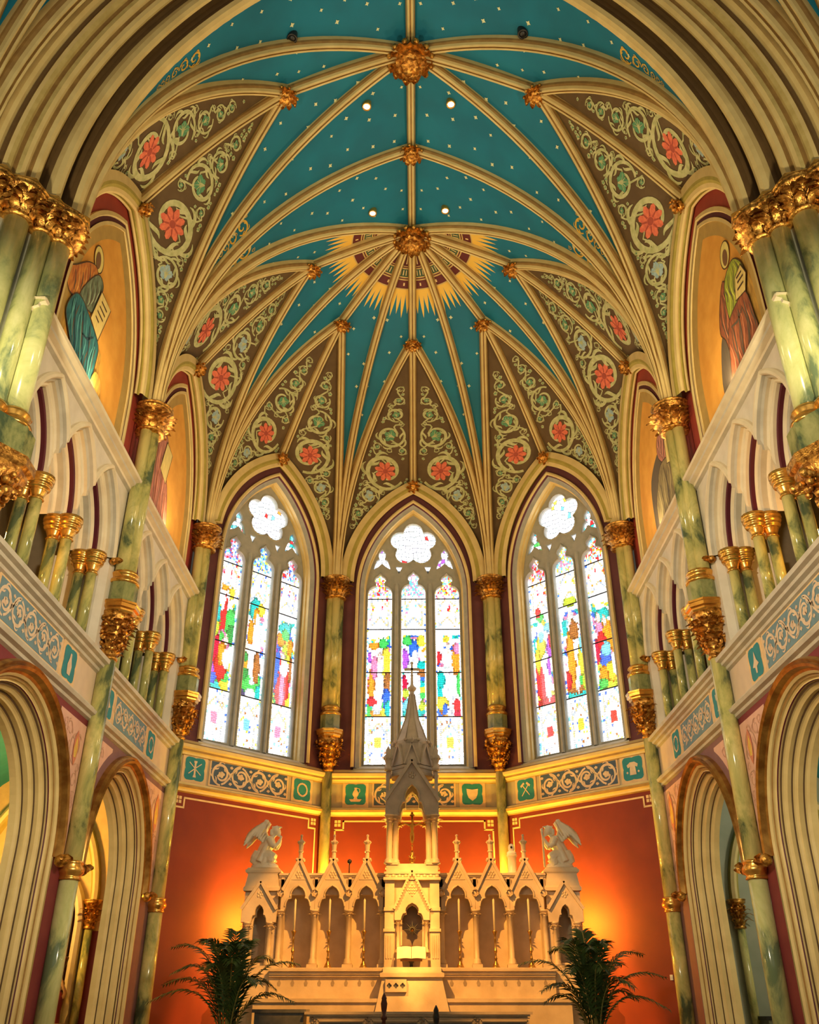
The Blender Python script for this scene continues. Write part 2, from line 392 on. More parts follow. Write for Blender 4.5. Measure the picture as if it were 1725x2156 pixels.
def rib(name, pts, parent, scale=1.0, prof=RIBPROF, mats=RIBMAT, mlist=None, side=None):
    rows = []; n = len(pts)
    hd = Vector((pts[-1].x - pts[0].x, pts[-1].y - pts[0].y, 0)).normalized()
    B = Vector((-hd.y, hd.x, 0))
    for i, p in enumerate(pts):
        T = (pts[min(i+1, n-1)] - pts[max(i-1, 0)]).normalized()
        Nn = T.cross(B).normalized()
        ref = Vector((0, 13, 6)) - p
        if Nn.dot(ref) < 0: Nn = -Nn
        rows.append([p + B * (w*scale) + Nn * (h*scale) for w, h in prof])
    mb = MB(); mb.grid(rows, 0, False, mats=mats)
    return mb.build(name, mlist or [cream, ochre], parent)
def web(name, A, Bp, parent, material, bulge=0.10, m=10):
    n = len(A); rows = []
    for i in range(n):
        row = []
        for j in range(m+1):
            s = j/m; p = A[i].lerp(Bp[i], s); ch = (A[i]-Bp[i]).length
            row.append(p + Vector((0, 0, bulge*ch*0.45*math.sin(pi*s)*min(1, 2*i/n))))
        rows.append(row)
    mb = MB(); mb.grid(rows, 0, True)
    o = mb.build(name, material, parent); o['_rows'] = 1
    WEBROWS[o.name] = rows
    return o
WEBROWS = {}
ceiling = empty('ceiling', (0, 13, ZCAP), 'ribbed teal chancel vault with cream ribs and painted scroll panels', None, None, 'structure')

def bvh_of(o):
    L = wloc(o); me = o.data
    return BVHTree.FromPolygons([v.co + L for v in me.vertices], [tuple(p.vertices) for p in me.polygons])

# ------------------------------------------------------------------ painted scrollwork (flat paint, laid on the surface)
def sp_ribbon(mb, put, pts, widths, m, lift=0):
    rows = []; n = len(pts)
    for i, (x, y) in enumerate(pts):
        x0, y0 = pts[max(0, i-1)]; x1, y1 = pts[min(n-1, i+1)]
        dx, dy = x1-x0, y1-y0; l = math.hypot(dx, dy) or 1
        nx, ny = -dy/l, dx/l; w = widths[i]
        a = put(x+nx*w, y+ny*w, lift); b = put(x-nx*w, y-ny*w, lift)
        if a is None or b is None:
            if len(rows) > 1: mb.grid(rows, m, False)
            rows = []; continue
        rows.append([a, b])
    if len(rows) > 1: mb.grid(rows, m, False)
def fan(mb, put, cx, cy, outline, m, lift=1):
    c = put(cx, cy, lift)
    pts = [put(x, y, lift) for x, y in outline]
    if c is None or any(p is None for p in pts): return
    ci = mb.vert(c); ids = [mb.vert(p) for p in pts]
    for i in range(len(ids)): mb.face((ci, ids[i], ids[(i+1) % len(ids)]), m)
def flower(mb, put, cx, cy, R, m, m2):
    o = []
    for k in range(32):
        a = 2*pi*k/32; r = R*(0.80 + 0.20*math.cos(8*a))*(1.0 if k % 2 else 0.9); o.append((cx+r*math.cos(a), cy+r*math.sin(a)))
    fan(mb, put, cx, cy, o, m, 1)
    for k in range(8):
        a = 2*pi*k/8 + pi/8
        sp_ribbon(mb, put, [(cx+R*t*math.cos(a), cy+R*t*math.sin(a)) for t in (0.25, 0.45, 0.7)], [R*0.05, R*0.045, R*0.01], m2, 2)
    fan(mb, put, cx, cy, circle(cx, cy, R*0.22, 10), m2, 2)
def leafmotif(mb, put, cx, cy, R, ang, m, m2):
    o = []
    for k in range(36):
        a = 2*pi*k/36; lob = 0.62 + 0.38*abs(math.cos(2.5*a))**0.7
        r = R*lob*(1.0 if math.cos(a) > -0.5 else 0.75); r *= 0.93 + 0.12*(k % 2)
        o.append((cx+r*math.cos(a+ang), cy+r*0.86*math.sin(a+ang)))
    fan(mb, put, cx, cy, o, m, 1)
    for k in range(5):
        a = ang + (k-2)*0.62
        sp_ribbon(mb, put, [(cx-R*0.5*math.cos(ang), cy-R*0.5*math.sin(ang)), (cx+R*0.2*math.cos(a), cy+R*0.2*math.sin(a)), (cx+R*0.8*math.cos(a), cy+R*0.75*math.sin(a))], [R*0.05, R*0.05, R*0.01], m2, 2)
def spiral(mb, put, cx, cy, R, a0, dirn, m, turns=1.25, wid=0.12, shoots=5, r_in=0.42, m2=None):
    n = 30; pts = []; ws = []
    for k in range(n+1):
        t = k/n; a = a0 + dirn*2*pi*turns*t; r = R*(1 - (1-r_in)*t**1.4)
        pts.append((cx+r*math.cos(a), cy+r*math.sin(a))); ws.append(R*wid*(0.35+0.65*math.sin(pi*min(1, 0.12+0.80*t)))*0.8)
    sp_ribbon(mb, put, pts, ws, m, 0)
    for q_ in range(shoots):
        t = 0.06 + 0.6*q_/shoots; a = a0 + dirn*2*pi*turns*t; r = R*(1 - (1-r_in)*t**1.4)
        pp = []; wv = []
        for k in range(7):
            u = k/6; aa = a + dirn*(0.75*u); rr = r*(1 + (0.30*math.sin(pi*u*0.8) if q_ % 2 else -0.34*math.sin(pi*u*0.7)))
            pp.append((cx+rr*math.cos(aa), cy+rr*math.sin(aa))); wv.append(R*0.075*math.sin(pi*(0.2+0.75*u)))
        sp_ribbon(mb, put, pp, wv, m2 if m2 is not None else m, 1)

def pack(poly, margin, nmax, rmin, gx=46, bias=None, ydrop=None):
    xs = [p[0] for p in poly]; ys = [p[1] for p in poly]
    x0, x1, y0, y1 = min(xs), max(xs), min(ys), max(ys); st = max(x1-x0, y1-y0)/gx
    cand = []
    y = y0
    while y < y1:
        x = x0
        while x < x1:
            if inside((x, y), poly):
                d = min(dist_seg((x, y), poly[i-1], poly[i]) for i in range(len(poly)))
                if d > margin + rmin: cand.append([x, y, d - margin])
            x += st
        y += st
    out = []
    while len(out) < nmax and cand:
        b = max(cand, key=lambda c: c[2])
        if b[2] < rmin: break
        out.append(tuple(b)); nc = []
        for c in cand:
            d = math.hypot(c[0]-b[0], c[1]-b[1]) - b[2]
            if d > rmin: c[2] = min(c[2], d*1.04); nc.append(c)
        cand = nc
    return out

def surface_put(o, origin, ex, ey, nrm, lift=0.008):
    tree = bvh_of(o); ref = Vector((0, 13, 6))
    def put(u, v, k=0):
        p = origin + ex*u + ey*v
        for sg in (1, -1):
            h = tree.ray_cast(p - nrm*sg*3.0, nrm*sg, 8.0)
            if h[0] is not None:
                nn = h[1]
                if nn.dot(ref - h[0]) < 0: nn = -nn
                return h[0] + nn*(lift + 0.003*k)
        return None
    return put

def scroll_panel(o, A, Bp, P_apex, name='painted_scroll'):
    """A: springer->tierceron boss rib, Bp: springer->wall apex rib (lists of points)"""
    S = A[0]; ex = (A[-1]-S).normalized(); w = Bp[-1]-S; nrm = ex.cross(w).normalized(); ey = nrm.cross(ex).normalized()
    if ey.dot(w) < 0: ey = -ey
    f2 = lambda p: ((p-S).dot(ex), (p-S).dot(ey))
    k0 = 4
    rws = WEBROWS[o.name]; A2 = []
    for i in range(k0, len(rws)):
        R_ = rws[i]; m_ = len(R_)-1; t = min(0.5, 0.21/max(0.3, (R_[0]-R_[-1]).length))*m_; j = int(t); A2.append(R_[j].lerp(R_[j+1], t-j))
    poly = [f2(p) for p in A2] + [f2(p) for p in reversed(Bp[k0:])]
    cs = pack(poly, 0.125, 60, 0.032, 64)
    tiny = [c for c in cs if c[2] < 0.06]; cs = [c for c in cs if c[2] >= 0.06]
    if not cs: return None
    put = surface_put(o, S, ex, ey, nrm); mb = MB()
    # 0 sage, 1 green, 2 blue, 3 coral, 4 rust
    big = max(cs, key=lambda c: c[2])
    lower = [c for c in cs if c[0] < big[0] and c is not big and c[2] > 0.13]
    bl = max(lower, key=lambda c: c[2]) if lower else None
    up = sorted([c for c in cs if c[0] > big[0] and c is not big], key=lambda c: c[0])
    for i, c in enumerate(sorted(cs, key=lambda c: c[0])):
        x, y, r = c; dr = 1 if i % 2 else -1
        spiral(mb, put, x, y, r*0.96, random.uniform(0, 6.28), dr, 0, 1.15, 0.135 if r > 0.2 else 0.18, 7 if r > 0.16 else 4)
        if c is big: flower(mb, put, x, y, r*0.58, 3, 4)
        elif c is bl: leafmotif(mb, put, x, y, r*0.58, random.uniform(0, 6), 2, 0)
        elif r > 0.10: leafmotif(mb, put, x, y, r*0.52, random.uniform(0, 6), 2 if (up and c is up[len(up)//2]) else 1, 0)
    for x, y, r in tiny: leafmotif(mb, put, x, y, r*1.15, random.uniform(0, 6), 0, 1)
    # stems that link neighbouring whorls
    ch = sorted(cs, key=lambda c: c[0])
    for a, b in zip(ch, ch[1:]):
        if math.hypot(a[0]-b[0], a[1]-b[1]) < (a[2]+b[2])*1.7:
            pts = []
            for k in range(7):
                t = k/6; bx = a[0]+(b[0]-a[0])*t; by = a[1]+(b[1]-a[1])*t; off = 0.5*(a[2]+b[2])*0.5*math.sin(2*pi*t)
                pts.append((bx, by+off))
            sp_ribbon(mb, put, pts, [0.018]*7, 0, 0)
    if not mb.f: return None
    r_ = mb.build(name, [scrollgreen, leafgreen, leafblue, coral, coraldk], o, kind='stuff')
    return r_
def border_strip(o, A, Bp, f0, f1, k0, name='painted_border', material=None):
    """painted band on web o, at chord fraction f0..f1 from the edge A"""
    rows = WEBROWS[o.name]; ref = Vector((0, 13, 6)); mb = MB(); rr = []
    for i in range(k0, len(rows)):
        R_ = rows[i]; m = len(R_)-1; ch = (R_[0]-R_[-1]).length; r2 = []
        for f in (f0, f1):
            t = min(1.0, f/max(ch, 0.4))*m; j = min(m-1, int(t)); p = R_[j].lerp(R_[j+1], t-j)
            r2.append(p + (ref-p).normalized()*0.006)
        rr.append(r2)
    mb.grid(rr, 0, True)
    return mb.build(name, material or olive, o)
def star(mb, put, x, y, r):
    o = []
    for k in range(8):
        a = 2*pi*k/8+0.4; rr = r if k % 2 == 0 else r*0.52; o.append((x+rr*math.cos(a), y+rr*math.sin(a)))
    fan(mb, put, x, y, o, 0, 0)
def stars_on(o, A, Bp, spacing=0.50, r=0.050, avoid=None):
    rows = WEBROWS[o.name]; ref = Vector((0, 13, 6)); mb = MB(); done = []
    for i in range(8, len(rows)-1):
        R_ = rows[i]; m = len(R_)-1; ch = (R_[0]-R_[-1]).length
        for j in range(1, m*2):
            t = j/2; k = min(m-1, int(t)); p = R_[k].lerp(R_[k+1], t-k)
            e = min(t, m-t)/m*ch
            if e < 0.20 or (avoid and avoid(p)): continue
            p = p + Vector((random.uniform(-.12, .12), random.uniform(-.12, .12), 0))
            if any((p-q_).length < spacing*random.uniform(0.85, 1.2) for q_ in done): continue
            done.append(p)
    if not done: return
    tree = bvh_of(o)
    for p in done:
        h = tree.find_nearest(p)
        if h[0] is None: continue
        nn = h[1] if h[1].dot(ref-h[0]) > 0 else -h[1]
        ex = nn.cross(Vector((0, 0, 1))).normalized(); ey = nn.cross(ex); c = h[0]+nn*0.01
        star(mb, lambda u, v, k=0: c + ex*u + ey*v, 0, 0, r*random.uniform(0.85, 1.15))
    if mb.f: mb.build('painted_star', starpaint, o, kind='stuff')
def gold_arabesque(o, A, Bp, k_lo, k_hi):
    rows = WEBROWS[o.name]; n = len(rows)
    a = [rows[i][0] for i in range(k_lo, k_hi)]; b = [rows[i][-1] for i in range(k_lo, k_hi)]
    S = (a[0]+b[0])/2; T = (a[-1]+b[-1])/2; ex = (T-S).normalized(); w = b[-1]-a[-1]; nrm = ex.cross(w).normalized(); ey = nrm.cross(ex).normalized()
    f2 = lambda p: ((p-S).dot(ex), (p-S).dot(ey))
    poly = [f2(p) for p in a] + [f2(p) for p in reversed(b)]
    cs = pack(poly, 0.11, 7, 0.045, 44)
    if not cs: return
    put = surface_put(o, S, ex, ey, nrm); mb = MB()
    for i, c in enumerate(cs):
        spiral(mb, put, c[0], c[1], c[2]*0.98, random.uniform(0, 6), 1 if i % 2 else -1, 0, 1.3, 0.17, 5, 0.2)
    if mb.f: mb.build('gold_arabesque', goldpaint, o, kind='stuff')

# teal material of the apse with the painted sunburst round the great boss
def sunburst_material():
    m = teal.copy(); m.name = 'teal_vault_paint_with_sunburst'; nt = m.node_tree; N = nt.nodes; L = nt.links; b = N['Principled BSDF']
    base = b.inputs['Base Color'].links[0].from_socket
    g = N.new('ShaderNodeNewGeometry'); sep = N.new('ShaderNodeSeparateXYZ'); L.new(g.outputs['Position'], sep.inputs[0])
    def math_(op, a, bb=None, c=None):
        n = N.new('ShaderNodeMath'); n.operation = op
        for i, v in enumerate((a, bb, c)):
            if v is None: continue
            if isinstance(v, (int, float)): n.inputs[i].default_value = v
            else: L.new(v, n.inputs[i])
        return n.outputs[0]
    dy = math_('SUBTRACT', sep.outputs[1], CC.y); dx = sep.outputs[0]
    r = math_('SQRT', math_('ADD', math_('MULTIPLY', dx, dx), math_('MULTIPLY', dy, dy)))
    ang = math_('ARCTAN2', dy, dx)
    cr = N.new('ShaderNodeValToRGB'); cr.color_ramp.interpolation = 'CONSTANT'
    mar = (0.12, 0.018, 0.02, 1); gr = (0.05, 0.10, 0.05, 1); cm = (0.62, 0.45, 0.16, 1); gd = (0.86, 0.55, 0.09, 1)
    st = [(0.0, mar), (0.92, cm), (0.945, mar), (0.975, cm), (1.0, gr), (1.19, cm), (1.215, mar), (1.245, cm), (1.27, mar), (1.47, cm), (1.495, gd)]
    el = cr.color_ramp.elements; el[0].position = 0; el[0].color = mar; el[1].position = st[1][0]/2.5; el[1].color = cm
    for p, c in st[2:]:
        e = el.new(p/2.5); e.color = c
    L.new(math_('DIVIDE', r, 2.5), cr.inputs[0])
    # little cream marks in the green ring
    saw = math_('FRACT', math_('MULTIPLY', ang, 96/(2*pi))); mk = math_('MULTIPLY', math_('LESS_THAN', saw, 0.30), math_('MULTIPLY', math_('GREATER_THAN', r, 1.03), math_('LESS_THAN', r, 1.16)))
    saw2 = math_('FRACT', math_('MULTIPLY', ang, 20/(2*pi))); mk2 = math_('MULTIPLY', math_('LESS_THAN', math_('ABSOLUTE', math_('SUBTRACT', saw2, 0.5)), 0.05), math_('MULTIPLY', math_('GREATER_THAN', r, 0.58), math_('LESS_THAN', r, 0.88)))
    mk3 = math_('MULTIPLY', math_('LESS_THAN', math_('ABSOLUTE', math_('SUBTRACT', saw2, 0.5)), 0.045), math_('MULTIPLY', math_('GREATER_THAN', r, 1.34), math_('LESS_THAN', r, 1.41)))
    anym = math_('MAXIMUM', math_('MAXIMUM', mk, mk2), mk3)
    mx1 = N.new('ShaderNodeMix'); mx1.data_type = 'RGBA'; L.new(anym, mx1.inputs[0]); L.new(cr.outputs[0], mx1.inputs[6]); mx1.inputs[7].default_value = (0.82, 0.62, 0.30, 1)
    # flame rays: the outer edge waves with the angle
    sawr = math_('FRACT', math_('MULTIPLY', ang, 88/(2*pi))); tri = math_('ABSOLUTE', math_('SUBTRACT', math_('MULTIPLY', sawr, 2.0), 1.0))
    lim = math_('ADD', 1.62, math_('MULTIPLY', math_('POWER', tri, 0.8), 0.50))
    wob = math_('ADD', lim, math_('MULTIPLY', math_('SINE', math_('MULTIPLY', ang, 41.0)), 0.05))
    msk = math_('LESS_THAN', r, wob)
    mx2 = N.new('ShaderNodeMix'); mx2.data_type = 'RGBA'; L.new(msk, mx2.inputs[0]); L.new(base, mx2.inputs[6]); L.new(mx1.outputs[2], mx2.inputs[7])
    L.new(mx2.outputs[2], b.inputs['Base Color'])
    return m
tealsun = sunburst_material()

# ------------------------------------------------------------------ the vault
def boss(name, c, r, parent=None, n=10, flat=0.55, axis=(0, 0, -1)):
    """carved and gilded leaf boss"""
    ax = Vector(axis).normalized(); a = ax.orthogonal().normalized(); b = ax.cross(a)
    mb = MB(); c = Vector(c); M = Matrix((a, b, ax)).transposed()
    mb.ball(c, r*0.62, 12, 6, 0, 1, 1, 0.8, M)
    for ring, (rr, k, lf, hz) in enumerate(((0.42, n, 0.62, 0.10), (0.28, n-2, 0.50, 0.42), (0.06, 6, 0.42, 0.60))):
        for j in range(k):
            t = 2*pi*(j+0.5*ring)/k + random.uniform(-.1, .1); d = a*math.cos(t)+b*math.sin(t)
            mb.leaf(c + d*r*rr + ax*r*hz*flat*1.4, d - ax*0.10, ax, r*lf*random.uniform(.9, 1.1), r*0.19, 0, 0.55)
    for j in range(n):
        t = 2*pi*j/n; d = a*math.cos(t)+b*math.sin(t); mb.ball(c + d*r*0.88 + ax*r*0.18, r*0.13, 6, 4)
    return mb.build(name, gold, parent)

BAYS = []      # (Sa, Sb, centre boss, wall apex, tierceron boss, frame, centre coordinate on the wall, half width)
def wallpath(fr, c, hw, left=True, n=28, rise=2.98):
    p = arch_path(c, hw, ZCAP, rise, 0, None, n)
    p = p[:n+1] if left else list(reversed(p[n:]))
    return [fr(a, b, 0.0) for a, b in p]
def vault_side():
    made = []
    bays = [
        (S0, S1, CA, Vector((-2.47, 11.15, 15.95)), FL, YA, 2.08, True),
        (S1, S2, CC, Vector((-2.45, 15.90, 16.00)), FL, YBm, 2.10, True),
        (S2, S3, CC, Vector((-1.86, 17.81, 15.92)), FOL, OBL/2, 1.83, True),
        (S3, mx(S3), CC, Vector((0, 18.62, 15.92)), FB, 2.07, 1.84, False)]
    for bi, (Sa, Sb, C_, TB, fr, c, hw, full) in enumerate(bays):
        blue = tealsun if C_ is CC else teal
        av = (lambda p: (Vector((p.x, p.y, 0))-Vector((0, CC.y, 0))).length < 2.25) if C_ is CC else None
        for left, S in ((True, Sa), (False, Sb)):
            if not full and not left: continue
            rTB = rib_path(S, TB); rC = rib_path(S, C_); rW = wallpath(fr, c, hw, left)
            # decorated web towards the wall, teal web towards the centre
            w1 = web('web', rTB, rW, ceiling, brown, 0.05); w2 = web('web', rC, rTB, ceiling, blue, 0.08)
            made += [w1, w2]
            border_strip(w1, rTB, rW, 0.09, 0.27, 9); 
            scroll_panel(w1, rTB, rW, TB)
            stars_on(w2, rC, rTB, avoid=av)
            gold_arabesque(w2, rC, rTB, 8, 16)
            made.append(rib('rib', rTB, ceiling))
            made.append(rib('rib', rW, ceiling, 1.35, mlist=[yellowband if False else cream, olive]))
            if bi in (0,) or left is False or bi == 3:
                if not (bi == 0 and not left): pass
        WA = wallpath(fr, c, hw, True)[-1]
        mid = not full
        r1 = rib('ridge_rib', line(WA, TB, 8, 0.22), ceiling); r2 = rib('ridge_rib', line(TB, C_, 8, 0.05), ceiling)
        b1 = boss('boss', TB + Vector((0, 0, -0.22)), 0.27, ceiling); inw = (Vector((0, 14, WA.z)) - WA).normalized()
        b2 = boss('boss', WA + inw*0.17 + Vector((0, 0, -0.14)), 0.20, ceiling, 8, 0.55, inw + Vector((0, 0, -0.8)))
        if full: made += [r1, r2, b1, b2]
    # diagonal and transverse ribs
    for S, P in ((S0, CA), (S1, CA), (S1, TR), (S1, CC), (S2, CC), (S3, CC)): made.append(rib('rib', rib_path(S, P), ceiling))
    # teal webs either side of the transverse rib, and against the chancel arch
    arc = [Vector((-4.78 + 0, 8.98, ZCAP))]
    rT = rib_path(S1, TR)
    for A_, B_, mm in ((rib_path(S1, CA), rT, teal), (rT, rib_path(S1, CC), teal)):
        w = web('web', A_, B_, ceiling, mm, 0.08); made.append(w)
        stars_on(w, A_, B_, avoid=(lambda p: (Vector((p.x, p.y-CC.y, 0))).length < 2.25) if mm is tealsun else None)
        gold_arabesque(w, A_, B_, 9, 16)
    A_ = rib_path(Vector((-4.75, 8.98, ZCAP)), CH); B_ = rib_path(S0, CA)
    w = web('web', A_, B_, ceiling, teal, 0.06); made.append(w); stars_on(w, A_, B_); gold_arabesque(w, A_, B_, 8, 15)
    return made
made = vault_side()
for o in made:
    k = mirrored(o, ceiling)
    for ch in o.children: 
        mirrored(ch, k)
rib('ridge_rib', line(CH, CA, 8), ceiling, 0.9); rib('ridge_rib', line(CA, TR, 8), ceiling, 0.9); rib('ridge_rib', line(TR, CC, 8), ceiling, 0.9)
# the right half of the back bay
TB = Vector((0, 18.62, 15.92)); rTB = rib_path(mx(S3), TB)
boss('boss', CA + Vector((0, 0, -0.30)), 0.50, ceiling, 12); boss('boss', TR + Vector((0, 0, -0.22)), 0.30, ceiling); boss('boss', CC + Vector((0, 0, -0.30)), 0.50, ceiling, 14)
# recessed spotlights in the webs
def downlight(x, y, lit, label):
    trees = [bvh_of(o) for o in ceiling.children if o.type == 'MESH' and o.name.startswith('web')]
    z = min([h[0].z for h in (t.ray_cast(Vector((x, y, 8)), Vector((0, 0, 1))) for t in trees) if h[0] is not None] or [17.0])
    e = empty('downlight', (x, y, z - 0.10), label, 'downlight', 'vault downlights')
    mb = MB(); mb.lathe((x, y, z-0.10), [(0.07, 0.0), (0.095, -0.01), (0.10, 0.02), (0.095, 0.16)], 16, caps=False); mb.build('trim_ring', [gold_sm if lit else black], e)
    mb = MB(); mb.lathe((x, y, z-0.085), [(0.001, -0.03), (0.045, -0.02), (0.068, 0.0), (0.068, 0.01)], 16, caps=False); mb.build('bulb_face', [lampglow if lit else black], e)
    if lit:
        l = lamp('downlight_beam', 'SPOT', (x, y, z-0.14), 50, (1.0, 0.60, 0.22), 0.06, (x*0.6, 18.2, 1.0), spot=40, blend=0.8); 
downlight(-0.94, 12.13, True, 'lit recessed spotlight left of the ridge rib near the largest boss')
downlight(0.85, 12.13, True, 'lit recessed spotlight right of the ridge rib near the largest boss')
downlight(-0.94, 15.02, True, 'lit recessed spotlight left of the ridge rib above the sunburst')
downlight(0.81, 15.02, True, 'lit recessed spotlight right of the ridge rib above the sunburst')
downlight(-2.2, 10.0, False, 'unlit black recessed spotlight at the top left of the vault')
downlight(2.1, 10.0, False, 'unlit black recessed spotlight at the top right of the vault')
# ------------------------------------------------------------------ floor
ZF = -0.95; ZN = -1.65
mb = MB(); mb.box((-10, 8.0, ZF-0.25), (10, 22.5, ZF)); mb.build('floor', floorstone, None, 'pale marble sanctuary floor under the altar', None, None, 'structure')
mb = MB(); mb.box((-14, -14, ZN-0.25), (14, 8.0, ZN)); mb.build('floor', floorstone, None, 'nave floor below the sanctuary step', None, None, 'structure')

# ------------------------------------------------------------------ painted friezes shared by all walls
def frieze_scroll(mb, fr, s0, s1, z0, z1, d, m, m2, count):
    put = lambda u, v, k=0: fr(u, v, d + 0.002*k)
    h = (z1-z0); step = (s1-s0)/count; R = min(step, h)*0.47
    for i in range(count):
        c = s0 + step*(i+0.5); dr = 1 if i % 2 else -1; zc = (z0+z1)/2
        spiral(mb, put, c, zc, R, pi/2*dr, dr, m, 1.2, 0.15, 6, 0.40)
        leafmotif(mb, put, c, zc, R*0.42, dr*1.2, m2, m)
        if i < count-1:
            pts = [(c + step*t, zc + dr*R*0.92*math.cos(pi*t)) for t in (0.05, 0.2, 0.35, 0.5, 0.65, 0.8, 0.95)]
            sp_ribbon(mb, put, pts, [R*0.09]*7, m, 0)
        for sg in (-1, 1):
            leafmotif(mb, put, c + step*0.5*1.0 if i < count-1 else c+step*0.42, zc + sg*R*0.72, R*0.20, sg*1.5, m, m)
def emblem(mb, kind, fr, c, zc, d, R, m):
    put = lambda u, v, k=0: fr(c+u, zc+v, d+0.003*k)
    P = lambda pts, mm=m, k=1: mb.poly([put(x*R, y*R, k) for x, y in pts], mm)
    if kind == 'column':
        P([(-.16, -.7), (.16, -.7), (.12, -.5), (-.12, -.5)]); P([(-.09, -.5), (.09, -.5), (.09, .5), (-.09, .5)]); P([(-.14, .5), (.14, .5), (.16, .68), (-.16, .68)])
        sp_ribbon(mb, put, [(-.6*R, -.45*R), (0, 0.05*R), (.6*R, .5*R)], [.02*R*2]*3, m, 2); sp_ribbon(mb, put, [(-.6*R, .5*R), (0, 0.02*R), (.6*R, -.45*R)], [.02*R*2]*3, m, 2)
    elif kind == 'crown':
        for k in range(3):
            sp_ribbon(mb, put, [(R*(.55+.06*math.sin(5*a+k*2))*math.cos(a), R*(.55+.06*math.sin(5*a+k*2))*math.sin(a)) for a in [2*pi*j/24 for j in range(25)]], [.04*R]*25, m, k)
    elif kind == 'jug':
        P([(-.16, -.25), (.16, -.25), (.30, 0), (.22, .25), (.10, .42), (.16, .62), (-.12, .62), (-.10, .42), (-.22, .25), (-.30, 0)])
        sp_ribbon(mb, put, [(.12*R, .55*R), (.38*R, .5*R), (.40*R, .25*R), (.24*R, .05*R)], [.03*R]*4, m, 1)
        P([(-.6, -.45), (.6, -.45), (.42, -.68), (-.42, -.68)]); P([(-.2, -.45), (.2, -.45), (.12, -.25), (-.12, -.25)])
    elif kind == 'veil':
        P([(-.55, .5), (0, .42), (.55, .5), (.50, .0), (.36, -.35), (0, -.62), (-.36, -.35), (-.50, 0)])
    elif kind == 'hammers':
        for sg in (-1, 1):
            sp_ribbon(mb, put, [(-sg*.45*R, -.55*R), (sg*.36*R, .42*R)], [.045*R, .045*R], m, 1)
            sp_ribbon(mb, put, [(sg*.14*R, .60*R), (sg*.54*R, .28*R)], [.10*R, .10*R], m, 2)
    elif kind == 'tunic':
        P([(-.22, .52), (.22, .52), (.55, .30), (.46, .05), (.26, .16), (.32, -.55), (-.32, -.55), (-.26, .16), (-.46, .05), (-.55, .30)])
        for sg in (-1, 1): fan(mb, put, sg*.55*R, -.32*R, circle(sg*.55*R, -.32*R, .1*R, 8), m, 1)
    elif kind == 'dice' or kind == 'robe':
        P([(-.10, .62), (.10, .62), (.16, .30), (.34, -.1), (.24, -.66), (-.24, -.66), (-.34, -.1), (-.16, .30)])
    elif kind == 'chalice':
        P([(-.34, .5), (.34, .5), (.26, .12), (.07, -.02), (.07, -.4), (.30, -.62), (-.30, -.62), (-.07, -.4), (-.07, -.02), (-.26, .12)])
    else:
        P([(0, .66), (.20, .1), (.5, -.2), (.16, -.3), (.10, -.66), (-.10, -.66), (-.16, -.3), (-.5, -.2), (-.20, .1)])
def square_panel(fr, c, kind, parent, w=0.25, h=0.245, zc=4.40, d=0.0):
    mb = MB(); mb.fbox(fr, c-w-0.05, c+w+0.05, zc-h-0.05, zc+h+0.05, d, d+0.02, 0)
    o = mb.build('emblem_panel', [peach], parent)
    mb = MB()
    out = []
    for k in range(40):           # square with indented, foliated sides
        a = 2*pi*k/40+pi/4; sq = 1/max(abs(math.cos(a)), abs(math.sin(a))); r = min(sq, 1.28) - 0.06*max(0, math.cos(4*a+0))**6 - 0.05
        out.append((c + w*r*math.cos(a), zc + h*r*math.sin(a)))
    fan(mb, lambda u, v, k=0: fr(u, v, d+0.024), c, zc, out, 0); o2 = mb.build('teal_field', [tealflat], o)
    mb = MB(); emblem(mb, kind, fr, c, zc, d+0.027, min(w, h), 0)
    mb.build('emblem', [scrollcream], o)
sideblue = mat('dusty_blue_paint', (0.16, 0.28, 0.33), 0.7)
def scroll_band(fr, s0, s1, parent, count, ground=bluegrey, z0=4.155, z1=4.64, d=0.0):
    mb = MB(); mb.fbox(fr, s0-0.04, s1+0.04, z0-0.04, z1+0.04, d, d+0.015, 0)
    o = mb.build('scroll_panel', [peach], parent)
    mb = MB(); mb.fbox(fr, s0, s1, z0, z1, d+0.005, d+0.019, 0); mb.build('panel_ground', [ground], o)
    mb = MB(); frieze_scroll(mb, fr, s0, s1, z0, z1, d+0.022, 0, 0, count); mb.build('painted_scroll', [scrollcream], o, kind='stuff')

USTR = [(4.66, 0.0), (4.68, 0.05), (4.72, 0.06), (4.74, 0.12), (4.78, 0.13), (4.80, 0.19), (4.86, 0.20), (4.88, 0.16), (4.88, -0.30)]
LSTR = [(3.90, 0.0), (3.92, 0.05), (3.96, 0.06), (3.98, 0.12), (4.03, 0.14), (4.06, 0.09), (4.09, 0.08), (4.11, 0.0)]
CORN = [(7.95, -0.02), (7.98, 0.06), (8.02, 0.07), (8.05, 0.14), (8.09, 0.15), (8.12, 0.22), (8.17, 0.23), (8.19, 0.20), (8.19, -0.12)]
def course(name, fr, s0, s1, prof, parent, m=stonegrey):
    mb = MB(); strip_prof(mb, fr, s0, s1, prof, mats=[0 if i % 3 else 1 for i in range(len(prof)-1)])
    return mb.build(name, [m, ochre if m is cream else stonegrey], parent)

